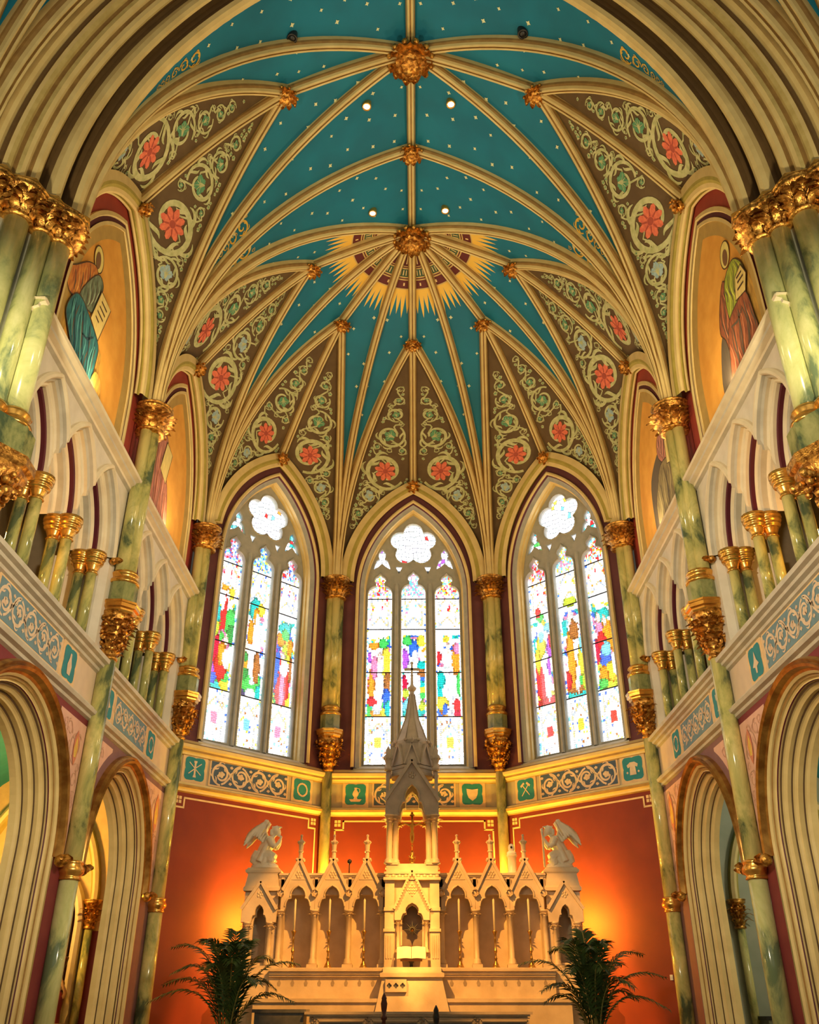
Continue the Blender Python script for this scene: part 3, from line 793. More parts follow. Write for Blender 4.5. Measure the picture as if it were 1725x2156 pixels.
TRIF = [(-.03, 0), (-.03, .05), (.0, .085), (.04, .085), (.06, .05), (.07, .0), (.10, -.03), (.10, -.08), (.125, -.11), (.155, -.11), (.175, -.14), (.175, -.19), (.195, -.20), (.215, -.20), (.215, -.26), (.235, -.30), (.26, -.30), (.275, -.33), (.275, -.42), (.30, -.45), (.33, -.46), (.345, -.50), (.345, -.64)]
TRIFM = [0, 0, 0, 0, 2, 2, 0, 0, 0, 0, 0, 1, 1, 1, 0, 0, 2, 2, 0, 0, 2, 0]
THW, TRISE = 0.78, 1.33
def sweep_gallery(mb, fr, c, zs, lo, hi):
    rows = []; fl = []
    for ins, d in TRIF:
        p = arch_path(c, THW, zs, TRISE, ins, zs-0.01, 18)
        rows.append([mb.vert(fr(c + max(lo, min(hi, a-c)), b, d)) for a, b in p]); fl.append([(a-c) < lo or (a-c) > hi for a, b in p])
    for i in range(len(rows)-1):
        for j in range(len(rows[0])-1):
            if fl[i][j] and fl[i][j+1] and fl[i+1][j] and fl[i+1][j+1]: continue
            mb.face((rows[i][j], rows[i][j+1], rows[i+1][j+1], rows[i+1][j]), TRIFM[i], False)
def gallery_face(mb, fr, c, zs, ztop, lo, hi):
    p = arch_path(c, THW, zs, TRISE, 0, None, 18)
    for sg, lim in ((-1, -lo), (1, hi)):
        h = [(a, b) for a, b in p if (a-c)*sg >= -1e-6 and abs(a-c) <= lim]; h.sort(key=lambda q_: q_[1])
        if lim < THW: h = [(c+sg*lim, h[0][1]-0.07)] + h
        mb.poly([*[fr(a, b, 0) for a, b in h], fr(c, ztop, 0), fr(c+sg*min(lim, THW), ztop, 0)])
def leafring(mb, c, z, r, n, L, w, tilt, m=0, jit=0.15, out=True):
    for k in range(n):
        t = 2*pi*(k+random.uniform(-jit, jit))/n; d = Vector((math.cos(t), math.sin(t), 0))
        mb.leaf(Vector((c[0], c[1], z)) + d*r, Vector((0, 0, 1))*math.cos(tilt) + d*math.sin(tilt), d, L*random.uniform(.85, 1.15), w, m, 0.9)
def colonnette_pair(fr, s, end, label, group):
    base = fr(s, 4.88, -0.34); e = empty('paired_colonnettes', base, label, 'column', group)
    for d in (-0.19, -0.40):
        c = fr(s, 0, d)
        mb = MB(); mb.lathe((c.x, c.y, 5.05), [(0.083, 0), (0.083, 1.12)], 14); mb.build('shaft', marb, e)
        mb = MB(); mb.lathe((c.x, c.y, 4.88), [(0.135, 0), (0.135, 0.07), (0.12, 0.08), (0.125, 0.11), (0.10, 0.14), (0.09, 0.17)], 14); mb.build('base', gold_sm, e)
        mb = MB(); mb.lathe((c.x, c.y, 6.16), [(0.085, 0), (0.105, 0.012), (0.088, 0.03), (0.09, 0.07), (0.115, 0.13), (0.12, 0.15), (0.105, 0.16), (0.15, 0.175), (0.165, 0.205), (0.145, 0.225), (0.165, 0.24), (0.185, 0.27), (0.165, 0.295), (0.19, 0.31), (0.19, 0.375)], 16)
        mb.build('capital', gold_sm, e)
    mb = MB(); mb.fbox(fr, s-0.17, s+0.17, 4.80, 4.89, -0.62, -0.06); mb.build('plinth', stonegrey, e)
    return e

LOWH = [(0, 0.0), (0, .08), (.03, .13), (.07, .10), (.085, .15), (.12, .13), (.14, .05), (.17, .03), (.17, -.02)]
LOWO = [(.15, 0.0), (.18, .03), (.21, .0), (.21, -.04), (.23, -.06), (.245, -.06), (.245, -.10), (.265, -.14), (.285, -.13), (.295, -.16), (.295, -.20), (.315, -.22), (.33, -.22), (.335, -.26), (.355, -.30), (.375, -.33), (.375, -.42), (.39, -.44), (.405, -.44), (.41, -.48), (.43, -.52), (.45, -.54), (.45, -.66), (.465, -.68), (.48, -.68), (.485, -.72), (.51, -.78), (.51, -.95)]
LOWOM = [0, 0, 0, 1, 1, 0, 0, 0, 2, 0, 3, 3, 0, 0, 0, 0, 3, 3, 0, 0, 0, 0, 3, 3, 0, 0, 0]
LOWO = [(a*0.9+0.015, d if d > 0 else d*0.56) for a, d in LOWO]
def spandrel(fr, c, hw, zs, rise, s_edge, parent, emb=True):
    """pink painted spandrel between hood mould and string, with maroon border"""
    sg = 1 if s_edge > c else -1
    pts = []
    for a, b in arch_path(c, hw+0.20, zs, rise+0.12, 0, None, 16):
        if (a-c)*sg > 0.12 and b < 3.78 and b > zs+0.05: pts.append((a, b))
    pts.sort(key=lambda p: p[1])
    zt = 3.80; se = s_edge - sg*0.10
    top = pts[-1]; low = pts[0]
    if (low[0]-se)*sg > 0: low = (se - sg*0.02, low[1])
    pts = [p for p in pts if (p[0]-se)*sg < -0.03]
    poly = [(pts[-1][0], zt)] + list(reversed(pts)) + [(se, pts[0][1]-0.25), (se, zt)]
    mb = MB(); mb.poly([fr(a, b, 0.008) for a, b in poly], 0); o = mb.build('spandrel_panel', [pink], parent)
    mb = MB(); cs = pack(poly, 0.05, 7, 0.06, 30); put = lambda u, v, k=0: fr(u, v, 0.013+0.002*k)
    for i, (x, y, r) in enumerate(cs): spiral(mb, put, x, y, r*0.95, random.uniform(0, 6), 1 if i % 2 else -1, 0, 1.2, 0.08, 4, 0.3)
    if mb.f: mb.build('painted_scroll', [pinkdk], o, kind='stuff')
    if emb and cs:
        x, y, r = cs[0]; mb = MB()
        kk = [(0, .9), (.28, .5), (.34, 0), (.26, -.55), (0, -.95), (-.26, -.55), (-.34, 0), (-.28, .5)]
        mb.poly([put(x+r*1.1*a, y+r*1.1*b, 3) for a, b in kk], 0); mb.poly([put(x+r*0.62*a*1.2, y+r*0.8*b, 4) for a, b in [(0, .8), (.22, .3), (.36, -.1), (.2, -.7), (-.2, -.7), (-.36, -.1), (-.22, .3)]], 1)
        mb.build('spandrel_emblem', [mat('rose_cartouche_paint', (0.72, 0.25, 0.13), 0.7), goldpaint], o)

def side_wall(side):
    fr = FL if side < 0 else FR; nm = 'left' if side < 0 else 'right'
    W_ = empty('wall_' + nm, (side*5, 13, ZF), f'{nm} chancel wall with arcade, painted frieze and gallery', None, None, 'structure')
    for bay, (c, s0, s1, hw, lc, lhw, lrise) in enumerate(((YA, 8.7, Y1, 2.08, 11.08, 2.02, 2.06), (YBm, Y1, Y2, 2.10, 15.72, 1.86, 2.03))):
        # ---- lower wall with the arcade arch
        mb = MB(); wall_arch(mb, fr, s0, s1, 4.0, lc, lhw-0.05, 1.88, lrise-0.04, ZF, 0, 0, 18)
        mb.build('arcade_wall', [maroon if bay == 0 else mauve], W_)
        mb = MB(); sweep_arch(mb, fr, lc, lhw, 1.88, lrise, LOWH, 0, 1.86, 20, True); mb.build('hood_mould', [hoodgilt], W_)
        mb = MB(); sweep_arch(mb, fr, lc, lhw, 1.88, lrise, LOWO, LOWOM, ZF, 20); mb.build('arch_order', [cream, ochre, darkred, mat('umber_groove_paint', (0.10, 0.055, 0.02), 0.7)], W_)
        for sg in (-1, 1):
            p = fr(lc+sg*(lhw-0.08), 1.82, 0.12); mb = MB(); mb.ball(p, 0.09, 8, 6)
            for k in range(9):
                a = random.uniform(0, 6.28); mb.leaf(p + Vector((0, 0, 0.0)), Vector((math.cos(a), math.sin(a), random.uniform(-.6, .9))), fr.N, 0.15, 0.045, 0, 0.8)
            mb.build('label_stop', [gold], W_)
            spandrel(fr, lc, lhw, 1.88, lrise, s1 if sg > 0 else s0, W_)
        # ---- frieze between the strings
        mb = MB(); mb.poly([fr(s0, 4.0, 0), fr(s1, 4.0, 0), fr(s1, 4.75, 0), fr(s0, 4.75, 0)]); mb.build('frieze_ground', [mat('frieze_buff_paint', (0.72, 0.57, 0.40), 0.7, col2=(0.66, 0.52, 0.37), scale=4)], W_)
        course('string_course', fr, s0, s1, USTR, W_); course('string_course', fr, s0, s1, LSTR, W_)
        if bay == 0:
            scroll_band(fr, 9.75, 11.85, W_, 5, sideblue); square_panel(fr, 12.25, 'robe' if side < 0 else 'lamp', W_)
        else:
            square_panel(fr, 14.10, 'lamp' if side < 0 else 'chalice', W_); scroll_band(fr, 14.52, 16.35, W_, 5, sideblue); square_panel(fr, 16.75, 'crown', W_)
        # ---- gallery arcade
        zsp, ztop = 6.54, 7.97
        mb = MB()
        for k in (-1, 0, 1):
            gallery_face(mb, fr, c+k*1.2, zsp, ztop, -0.6 if k > -1 else -0.9, 0.6 if k < 1 else 0.9)
        mb.poly([fr(s0, 4.8, 0), fr(c-1.98, 4.8, 0), fr(c-1.98, ztop, 0), fr(s0, ztop, 0)]); mb.poly([fr(c+1.98, 4.8, 0), fr(s1, 4.8, 0), fr(s1, ztop, 0), fr(c+1.98, ztop, 0)])
        for sg in (-1, 1): mb.poly([fr(c+sg*1.98, 4.8, 0), fr(c+sg*1.98, zsp, 0), fr(c+sg*1.92, zsp, -0.12), fr(c+sg*1.92, 4.8, -0.12)]); mb.poly([fr(c+sg*1.92, 4.8, -0.12), fr(c+sg*1.92, zsp, -0.12), fr(c+sg*1.84, zsp, -0.9), fr(c+sg*1.84, 4.8, -0.9)])
        mb.build('gallery_wall', [mat('gallery_wall_paint', (0.76, 0.70, 0.58), 0.65, col2=(0.68, 0.62, 0.50), scale=4)], W_)
        for k in (-1, 0, 1):
            mb = MB(); sweep_gallery(mb, fr, c+k*1.2, zsp, -0.6 if k > -1 else -0.9, 0.6 if k < 1 else 0.9); mb.build('gallery_arch', [cream_lt, darkred, stonegrey], W_)
        for sg in (-1, 1):
            p = fr(c+sg*1.98, 6.50, 0.05); mb = MB(); mb.ball(p, 0.07, 8, 6)
            for k in range(8):
                a = random.uniform(0, 6.28); mb.leaf(p, Vector((math.cos(a), math.sin(a), random.uniform(-.6, .9))), fr.N, 0.12, 0.035, 0, 0.8)
            mb.build('label_stop', [gold], W_)
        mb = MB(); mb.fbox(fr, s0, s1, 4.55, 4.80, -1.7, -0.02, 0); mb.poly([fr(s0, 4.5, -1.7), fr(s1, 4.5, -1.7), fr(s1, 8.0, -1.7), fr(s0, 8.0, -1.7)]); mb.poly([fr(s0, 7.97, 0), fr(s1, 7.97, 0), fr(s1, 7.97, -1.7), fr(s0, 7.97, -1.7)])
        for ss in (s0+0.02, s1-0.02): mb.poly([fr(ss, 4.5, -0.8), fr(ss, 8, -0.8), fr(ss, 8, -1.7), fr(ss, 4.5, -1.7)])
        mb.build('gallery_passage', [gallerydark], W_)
        course('cornice', fr, s0, s1, CORN, W_, cream_lt)
        # ---- lunette
        mb = MB(); 
        p = arch_path(c, hw+0.12, ZCAP, 3.05, 0, 8.1, 20); mb.poly([fr(a, b, -0.10) for a, b in p], 0)
        mb.poly([fr(s0, 8.1, -0.10), fr(c-hw-0.1, 8.1, -0.1), fr(c-hw-0.1, 10.4, -0.1), fr(s0, 10.4, -0.1)]); mb.poly([fr(s1, 8.1, -0.10), fr(c+hw+0.1, 8.1, -0.1), fr(c+hw+0.1, 10.4, -0.1), fr(s1, 10.4, -0.1)])
        mb.build('lunette_wall', [mat('lunette_red_paint', (0.40, 0.055, 0.035), 0.7, col2=(0.33, 0.042, 0.03), scale=3)], W_)
        mb = MB(); sweep_arch(mb, fr, c, 1.75, 9.3, 2.96, [(0, -.10), (0, -.05), (.07, -.04), (.09, -.07), (.17, -.075), (.17, -.05), (.23, -.05), (.23, -.075)], [0, 0, 0, 1, 1, 0, 0], 8.12, 18)
        mb.build('lunette_frame', [cream, darkred], W_)
        mb = MB(); sweep_arch(mb, fr, c, 1.75, 9.3, 2.96, [(.22, -.07), (.46, -.095)], [0], 8.12, 18); mb.build('lunette_border', [tan], W_)
    return W_
WALL = {sd: side_wall(sd) for sd in (-1, 1)}
ORD = ['first', 'second', 'third']
for sd, nm in ((-1, 'left'), (1, 'right')):
    fr = FL if sd < 0 else FR
    for bay, c in ((0, YA), (1, YBm)):
        for k, s in enumerate((c-0.6, c+0.6, c+1.78)):
            where = 'near' if bay == 0 else 'far'
            colonnette_pair(fr, s, k == 2, f'{ORD[k]} pair of green marble colonnettes in the {where} bay of the {nm} gallery', 'paired gallery colonnettes')

# ------------------------------------------------------------------ murals in the lunettes
def smooth_loop(pts, n=4):
    out = []; N = len(pts)
    for i in range(N):
        p0, p1, p2, p3 = pts[i-1], pts[i], pts[(i+1) % N], pts[(i+2) % N]
        for k in range(n):
            t = k/n; f = lambda a, b, c, d: 0.5*((2*b)+(-a+c)*t+(2*a-5*b+4*c-d)*t*t+(-a+3*b-3*c+d)*t**3)
            out.append((f(p0[0], p1[0], p2[0], p3[0]), f(p0[1], p1[1], p2[1], p3[1])))
    return out
def painted(name, fr, pts, d, m, parent, smooth=True):
    lp = smooth_loop(pts, 4) if smooth else pts
    mb = MB(); mb.poly([fr(a, b, d) for a, b in lp], 0); return mb.build(name, [m], parent)
def folds(name, fr, curves, d, m, parent, w=0.02):
    mb = MB()
    for cv in curves:
        n = len(cv)-1; sp_ribbon(mb, lambda u, v, k=0: fr(u, v, d), cv, [w*(0.3+0.7*math.sin(pi*(i+0.4)/(n+1))) for i in range(n+1)], 0)
    return mb.build(name, [m], parent)
M_ = lambda n, c, c2=None, s=6: mat(n, c, 0.75, col2=c2, scale=s, stretch=(3, 3, 0.8))
robeblue = M_('mural_blue_robe', (0.03, 0.22, 0.25), (0.012, 0.10, 0.14)); robegreen = M_('mural_sage_cloth', (0.23, 0.30, 0.20), (0.10, 0.14, 0.09))
orangecl = M_('mural_orange_cloak', (0.72, 0.28, 0.05), (0.40, 0.10, 0.03)); skin = M_('mural_skin', (0.25, 0.12, 0.05)); bookm = M_('mural_book_page', (0.90, 0.72, 0.26)); haloM = mat('mural_halo_gold', (1.0, 0.86, 0.28), 0.5)
ink = mat('mural_ink', (0.08, 0.04, 0.02), 0.8); browncl = M_('mural_russet_robe', (0.42, 0.13, 0.05), (0.22, 0.06, 0.03)); limecl = M_('mural_lime_cloth', (0.45, 0.50, 0.05), (0.28, 0.36, 0.04))
pinkcl = M_('mural_rose_robe', (0.62, 0.25, 0.17), (0.38, 0.13, 0.10)); rockm = M_('mural_dark_rock', (0.13, 0.10, 0.07)); chairm = M_('mural_gold_throne', (0.66, 0.40, 0.07), (0.42, 0.22, 0.04)); greycl = M_('mural_grey_olive_robe', (0.34, 0.27, 0.12), (0.18, 0.14, 0.07))
def mural(side, c, label, parts):
    fr = FL if side < 0 else FR
    e = empty('saint_mural', fr(c, 8.2, -0.09), label, 'mural')
    mb = MB(); fill_arch(mb, fr, c, 1.75, 9.3, 2.96, 8.12, -0.096, 0, 0.45, 16); mb.build('amber_ground', [amber], e)
    for i, (nm, pts, m, sm) in enumerate(parts):
        k = 1.018; P2 = [(a*k, b*k) for a, b in (pts or [])]     # the wall face lies 9 cm behind the shafts
        if nm.endswith('_lines'): folds(nm[:-6] + '_fold', fr, [[(a*k, b*k) for a, b in cv] for cv in sm], -0.090+0.003*i, m, e, 0.022)
        else:
            painted(nm, fr, P2, -0.090+0.003*i, m, e, sm)
            if nm in ('robe', 'cloak', 'mantle', 'tunic', 'halo', 'book', 'red_cloak', 'scroll'):
                lp = smooth_loop(P2, 4) if sm else P2
                lp = lp + [lp[0]]; mb = MB(); sp_ribbon(mb, lambda u, v, k=0: fr(u, v, -0.0885+0.003*i), lp, [0.010]*len(lp), 0); mb.build(nm + '_outline', [ink], e)
            if nm in ('robe', 'mantle', 'tunic', 'cloak', 'red_cloak'):
                xs = [a for a, b in P2]; zs = [b for a, b in P2]; mb = MB(); rnd = random.Random(i)
                for k2 in range(9):
                    x = min(xs)+(max(xs)-min(xs))*(k2+0.5)/9; pp = []
                    for t in range(6):
                        q_ = (x+0.05*math.sin(t*1.3+k2)+(t-3)*0.015, max(zs)-(max(zs)-min(zs))*(0.12+0.15*t+rnd.uniform(0, .03)))
                        if inside(q_, P2): pp.append(q_)
                    if len(pp) > 2: sp_ribbon(mb, lambda u, v, k=0: fr(u, v, -0.0882+0.003*i), pp, [0.016*math.sin(pi*(j+0.6)/(len(pp)+0.4)) for j in range(len(pp))], k2 % 2)
                if mb.f: mb.build(nm + '_shading', [rockm, mat(m.name + '_light', tuple(min(1, v*1.7+0.06) for v in m.node_tree.nodes['Color Ramp'].color_ramp.elements[1].color[:3]), 0.75)], e)
halo = lambda c, z, rx=0.19, rz=0.24: [(c+rx*math.cos(a), z+rz*math.sin(a)) for a in [2*pi*k/12 for k in range(12)]]
mural(-1, YA, 'mural of a seated haloed saint in a blue robe, left wall nearest the great pier', [
    ('throne', [(9.5, 9.3), (9.75, 9.3), (9.8, 8.4), (9.75, 8.25), (9.30, 8.25), (9.45, 8.75)], chairm, False),
    ('throne', [(10.8, 9.3), (11.15, 9.2), (11.25, 8.3), (10.7, 8.3)], chairm, False),
    ('halo', halo(10.33, 10.50), haloM, True), ('face', halo(10.31, 10.46, 0.10, 0.16), skin, True),
    ('cloak', [(10.02, 10.14), (10.33, 10.30), (10.42, 10.0), (10.1, 9.5), (9.71, 9.2), (9.5, 9.25), (9.41, 9.45), (9.68, 9.75)], orangecl, True),
    ('mantle', [(10.40, 10.24), (10.66, 10.24), (10.62, 9.87), (10.47, 9.5), (9.99, 9.38), (10.07, 9.72)], robegreen, True),
    ('robe', [(9.81, 9.29), (10.07, 9.43), (10.53, 9.36), (10.93, 9.23), (10.97, 8.87), (10.89, 8.25), (10.58, 8.22), (10.21, 8.42), (9.86, 8.65), (9.66, 8.88)], robeblue, True),
    ('robe_lines', None, mat('mural_blue_shadow', (0.01, 0.05, 0.08), 0.8), [[(9.9, 9.2), (10.0, 8.9), (10.2, 8.5)], [(10.2, 9.3), (10.35, 8.9), (10.6, 8.35)], [(10.5, 9.25), (10.62, 8.9), (10.75, 8.4)], [(10.7, 9.2), (10.5, 9.0), (10.3, 8.95)]]),
    ('robe_lines', None, mat('mural_blue_light', (0.10, 0.38, 0.38), 0.8), [[(9.82, 9.2), (9.85, 8.95), (10.0, 8.65)], [(10.1, 9.3), (10.25, 8.9), (10.45, 8.4)], [(10.8, 9.1), (10.8, 8.8), (10.8, 8.4)]]),
    ('book', [(10.63, 10.10), (11.09, 10.10), (10.86, 9.27), (10.45, 9.39)], bookm, False),
    ('book_lines', None, ink, [[(10.70, 9.95), (10.95, 9.95)], [(10.66, 9.82), (10.92, 9.82)], [(10.62, 9.69), (10.88, 9.69)], [(10.60, 9.56), (10.75, 9.55)]]),
    ('footstool', [(10.97, 8.74), (11.28, 8.74), (11.36, 8.36), (10.91, 8.25)], chairm, True)])
mural(1, YA, 'mural of a seated saint in lime green and russet, right wall nearest the great pier', [
    ('throne', [(9.58, 9.92), (9.80, 9.90), (9.9, 9.2), (9.9, 8.3), (9.40, 8.3), (9.44, 9.32)], chairm, False),
    ('rock', [(10.86, 9.35), (10.75, 8.81), (10.86, 8.25), (11.3, 8.25), (11.38, 8.75), (11.1, 9.35)], rockm, True),
    ('halo', halo(10.28, 10.47), haloM, True), ('face', halo(10.29, 10.42, 0.10, 0.15), skin, True),
    ('red_cloak', [(10.55, 10.16), (10.44, 9.82), (10.55, 9.38), (10.80, 8.84), (10.90, 9.24), (11.04, 9.51), (10.85, 9.9)], browncl, True),
    ('tunic', [(10.10, 10.16), (9.85, 9.92), (9.76, 9.62), (9.88, 9.36), (10.30, 9.40), (10.60, 9.42), (10.52, 10.04)], limecl, True),
    ('robe', [(9.88, 9.32), (9.79, 8.78), (9.78, 8.53), (10.10, 8.28), (10.62, 8.22), (10.96, 8.28), (10.88, 8.84), (10.66, 9.36), (10.18, 9.42)], browncl, True),
    ('robe_lines', None, rockm, [[(10.0, 9.25), (10.0, 8.8), (10.2, 8.35)], [(10.25, 9.3), (10.3, 8.9), (10.45, 8.3)], [(10.55, 9.2), (10.55, 8.8), (10.65, 8.3)], [(10.1, 9.2), (10.35, 9.15), (10.6, 9.25)]]),
    ('book', [(9.83, 9.82), (9.72, 9.55), (9.86, 9.32), (10.24, 9.46), (10.1, 9.80)], bookm, False),
    ('book_lines', None, ink, [[(9.85, 9.7), (10.05, 9.74)], [(9.82, 9.6), (10.05, 9.65)], [(9.86, 9.5), (10.1, 9.55)]])])
mural(-1, YBm, 'mural of a haloed saint in a rose robe, left wall next to the apse', [
    ('halo', halo(14.64, 10.43, 0.20), haloM, True), ('face', halo(14.62, 10.38, 0.10, 0.15), skin, True),
    ('cloak', [(14.55, 10.15), (14.3, 10.0), (14.0, 9.5), (13.95, 8.9), (14.2, 9.0), (14.5, 9.6)], orangecl, True),
    ('robe', [(14.85, 10.2), (15.07, 10.06), (14.95, 9.5), (15.39, 9.27), (15.69, 8.28), (14.84, 8.22), (14.19, 8.25), (14.12, 8.9), (14.28, 9.6), (14.5, 10.1)], pinkcl, True),
    ('robe_lines', None, browncl, [[(14.5, 9.9), (14.45, 9.4), (14.4, 8.5)], [(14.75, 9.6), (14.7, 9.1), (14.75, 8.4)], [(15.0, 9.3), (15.05, 8.9), (15.1, 8.4)], [(15.3, 9.1), (15.35, 8.8), (15.4, 8.4)]]),
    ('book', [(14.98, 10.1), (15.42, 10.05), (15.22, 9.26), (14.78, 9.37)], bookm, False)])
mural(1, YBm, 'mural of a haloed saint in olive and rose, right wall next to the apse', [
    ('cave', [(15.08, 9.9), (15.0, 9.4), (15.5, 9.0), (15.9, 8.3), (16.0, 8.9), (15.85, 9.65)], rockm, True),
    ('halo', halo(14.70, 10.40, 0.20), haloM, True), ('face', halo(14.72, 10.34, 0.10, 0.15), skin, True),
    ('cloak', [(14.62, 10.05), (14.55, 9.71), (14.75, 9.45), (15.12, 9.75), (15.10, 10.09), (14.85, 10.2)], pinkcl, True),
    ('robe', [(14.39, 9.36), (13.96, 8.82), (14.0, 8.30), (15.11, 8.22), (15.62, 8.30), (15.70, 8.92), (15.43, 9.28), (15.05, 9.55)], greycl, True),
    ('robe_lines', None, rockm, [[(14.5, 9.25), (14.4, 8.8), (14.4, 8.35)], [(14.9, 9.4), (14.8, 8.9), (14.9, 8.35)], [(15.25, 9.2), (15.2, 8.8), (15.25, 8.35)]]),
    ('scroll', [(14.57, 9.98), (14.21, 9.45), (14.33, 9.20), (14.64, 9.33)], bookm, False)])

# ------------------------------------------------------------------ wall shafts with gilded corbels and capitals
def capital(mb, c, z0, z1, r0, r1, rows=3, n=9, m=0):
    h = z1-z0
    mb.lathe((c[0], c[1], z0), [(r0*1.0, 0), (r0*1.25, 0.02*h), (r0*1.28, 0.06*h), (r0*1.2, 0.10*h), (r0, 0.12*h), (r0*1.0, 0.4*h), (r0*1.08, 0.62*h), (r1*0.82, 0.84*h), (r1*0.96, 0.86*h), (r1*1.03, 0.92*h), (r1*0.97, 0.94*h), (r1*1.08, 0.97*h), (r1*1.08, h)], 18, m)
    w = 2*pi*r0/n*0.46
    leafring(mb, c, z0+h*0.13, r0*1.05, n, h*0.34, w, 0.28, m, 0.08)
    leafring(mb, c, z0+h*0.34, r0*1.06, n, h*0.36, w*1.05, 0.50, m, 0.10)
    leafring(mb, c, z0+h*0.56, r0*1.10, n+1, h*0.30, w*1.1, 0.85, m, 0.10)
    for k in range(n*3):
        t = 2*pi*k/(n*3)+random.uniform(-.1, .1); zz = random.uniform(0.40, 0.80); rr = r0*1.12+(r1-r0)*max(0, (zz-0.35))*1.15
        mb.ball((c[0]+rr*math.cos(t), c[1]+rr*math.sin(t), z0+h*zz), h*random.uniform(.035, .06), 6, 4, m)
def wall_shaft(base, inward, label, zbot, ring=True, thin=0.105, lower_mat=None):
    ix = Vector(inward).normalized(); c = Vector(base) + ix*0.13; tx = Vector((-ix.y, ix.x, 0))
    e = empty('wall_shaft', (c.x, c.y, 4.9), label, 'column', 'wall shafts carrying the vault ribs')
    for k, (a, b) in enumerate(((0.10, 0.0), (0.0, 0.12), (0.0, -0.12))):
        p = c + ix*a + tx*b; mb = MB(); mb.lathe((p.x, p.y, 6.42), [(0.108, 0), (0.108, 2.95)], 14); mb.build('shaft', marb, e)
    cc = c + ix*0.03
    mb = MB(); capital(mb, cc, 9.26, ZCAP, 0.215, 0.335, 3, 11); mb.build('capital', gold, e)
    mb = MB(); mb.lathe((cc.x, cc.y, 6.20), [(0.255, 0), (0.265, 0.04), (0.25, 0.075), (0.215, 0.09), (0.205, 0.13), (0.225, 0.16), (0.24, 0.18), (0.225, 0.21), (0.20, 0.235)], 18); mb.build('ring_moulding', gold_sm, e)
    mb = MB(); mb.lathe((cc.x, cc.y, 5.84), [(0.25, 0), (0.25, 0.37)], 8, smooth=False, rot=pi/8); mb.build('octagonal_plinth', marbdk, e)
    mb = MB(); mb.lathe((cc.x, cc.y, 5.66), [(0.27, 0), (0.29, 0.03), (0.29, 0.06), (0.33, 0.08), (0.33, 0.14), (0.345, 0.15), (0.345, 0.185), (0.30, 0.19)], 8, smooth=False, rot=pi/8); mb.build('corbel_slab', gold_sm, e)
    mb = MB(); mb.lathe((c.x, c.y, 4.88), [(0.10, 0), (0.135, 0.02), (0.14, 0.05), (0.11, 0.07), (0.115, 0.14), (0.14, 0.30), (0.20, 0.50), (0.26, 0.70), (0.28, 0.80)], 18)
    for z, r, n, L, w, tl in ((4.97, 0.118, 8, 0.15, 0.045, 0.10), (5.08, 0.135, 8, 0.16, 0.055, 0.22), (5.20, 0.165, 9, 0.16, 0.06, 0.30), (5.32, 0.20, 10, 0.16, 0.06, 0.34), (5.44, 0.235, 11, 0.15, 0.06, 0.36)): leafring(mb, c, z, r, n, L, w, tl)
    for k in range(70):
        a = random.uniform(0, 6.28); z = random.uniform(5.05, 5.62); r = 0.15 + (z-5.0)*0.29; mb.ball((c.x+r*math.cos(a), c.y+r*math.sin(a), z), random.uniform(.028, .046), 6, 4, 0, 1, 1, random.uniform(.7, 1.4))
    mb.build('corbel_foliage', gold, e)
    return c
def lower_shaft(c, inward, label, ring, grp='lower wall shafts below the corbels', m=None):
    ix = Vector(inward).normalized(); c = Vector((c.x, c.y, 0)) - ix*0.02
    e = empty('lower_wall_shaft', (c.x, c.y, ZF), label, 'column', grp)
    if ring:
        mb = MB(); mb.lathe((c.x, c.y, 1.86), [(0.135, 0), (0.135, 3.03)], 16); mb.build('upper_shaft', m or marb, e)
        mb = MB(); mb.lathe((c.x, c.y, 1.62), [(0.155, 0), (0.165, 0.02), (0.15, 0.04), (0.15, 0.06), (0.19, 0.10), (0.195, 0.15), (0.16, 0.20), (0.17, 0.22), (0.17, 0.25), (0.15, 0.26)], 18); mb.build('ring_moulding', gold_sm, e)
        mb = MB(); mb.lathe((c.x, c.y, ZF+0.3), [(0.135, 0), (0.135, 1.64-ZF-0.3)], 16); mb.build('shaft', marbpale if c.y < 15 else marb, e)
    else:
        mb = MB(); mb.lathe((c.x, c.y, ZF+0.3), [(0.12, 0), (0.12, 4.9-ZF-0.3)], 16); mb.build('shaft', m or marb, e)
    mb = MB(); mb.lathe((c.x, c.y, ZF), [(0.24, 0), (0.24, 0.12), (0.20, 0.16), (0.21, 0.2), (0.17, 0.26), (0.16, 0.31)], 16); mb.build('base', stonegrey, e)
for sd, nm in ((-1, 'left'), (1, 'right')):
    inn = (-sd, 0, 0)
    c1 = wall_shaft((sd*5, Y1, 0), inn, f'green marble wall shaft on gilded corbel between the {nm} gallery bays', 4.9)
    c2 = wall_shaft((sd*4.98, Y2, 0), (-sd*0.92, -0.38, 0), f'green marble wall shaft on gilded corbel at the {nm} corner of the apse', 4.9)
    c3 = wall_shaft((sd*2.07, Y3-0.02, 0), (-sd*0.38, -0.92, 0), f'green marble wall shaft on gilded corbel just {nm} of the central window', 4.9)
    lower_shaft(c1, inn, f'green marble lower shaft with gilt ring between the two {nm} arcade arches', True)
    lower_shaft(c2, (-sd*0.92, -0.38, 0), f'green marble lower shaft with gilt ring beside the red wall, {nm} corner', True)
    lower_shaft(c3, (-sd*0.38, -0.92, 0), f'slender marble shaft down the red wall behind the altar, {nm} of centre', False)

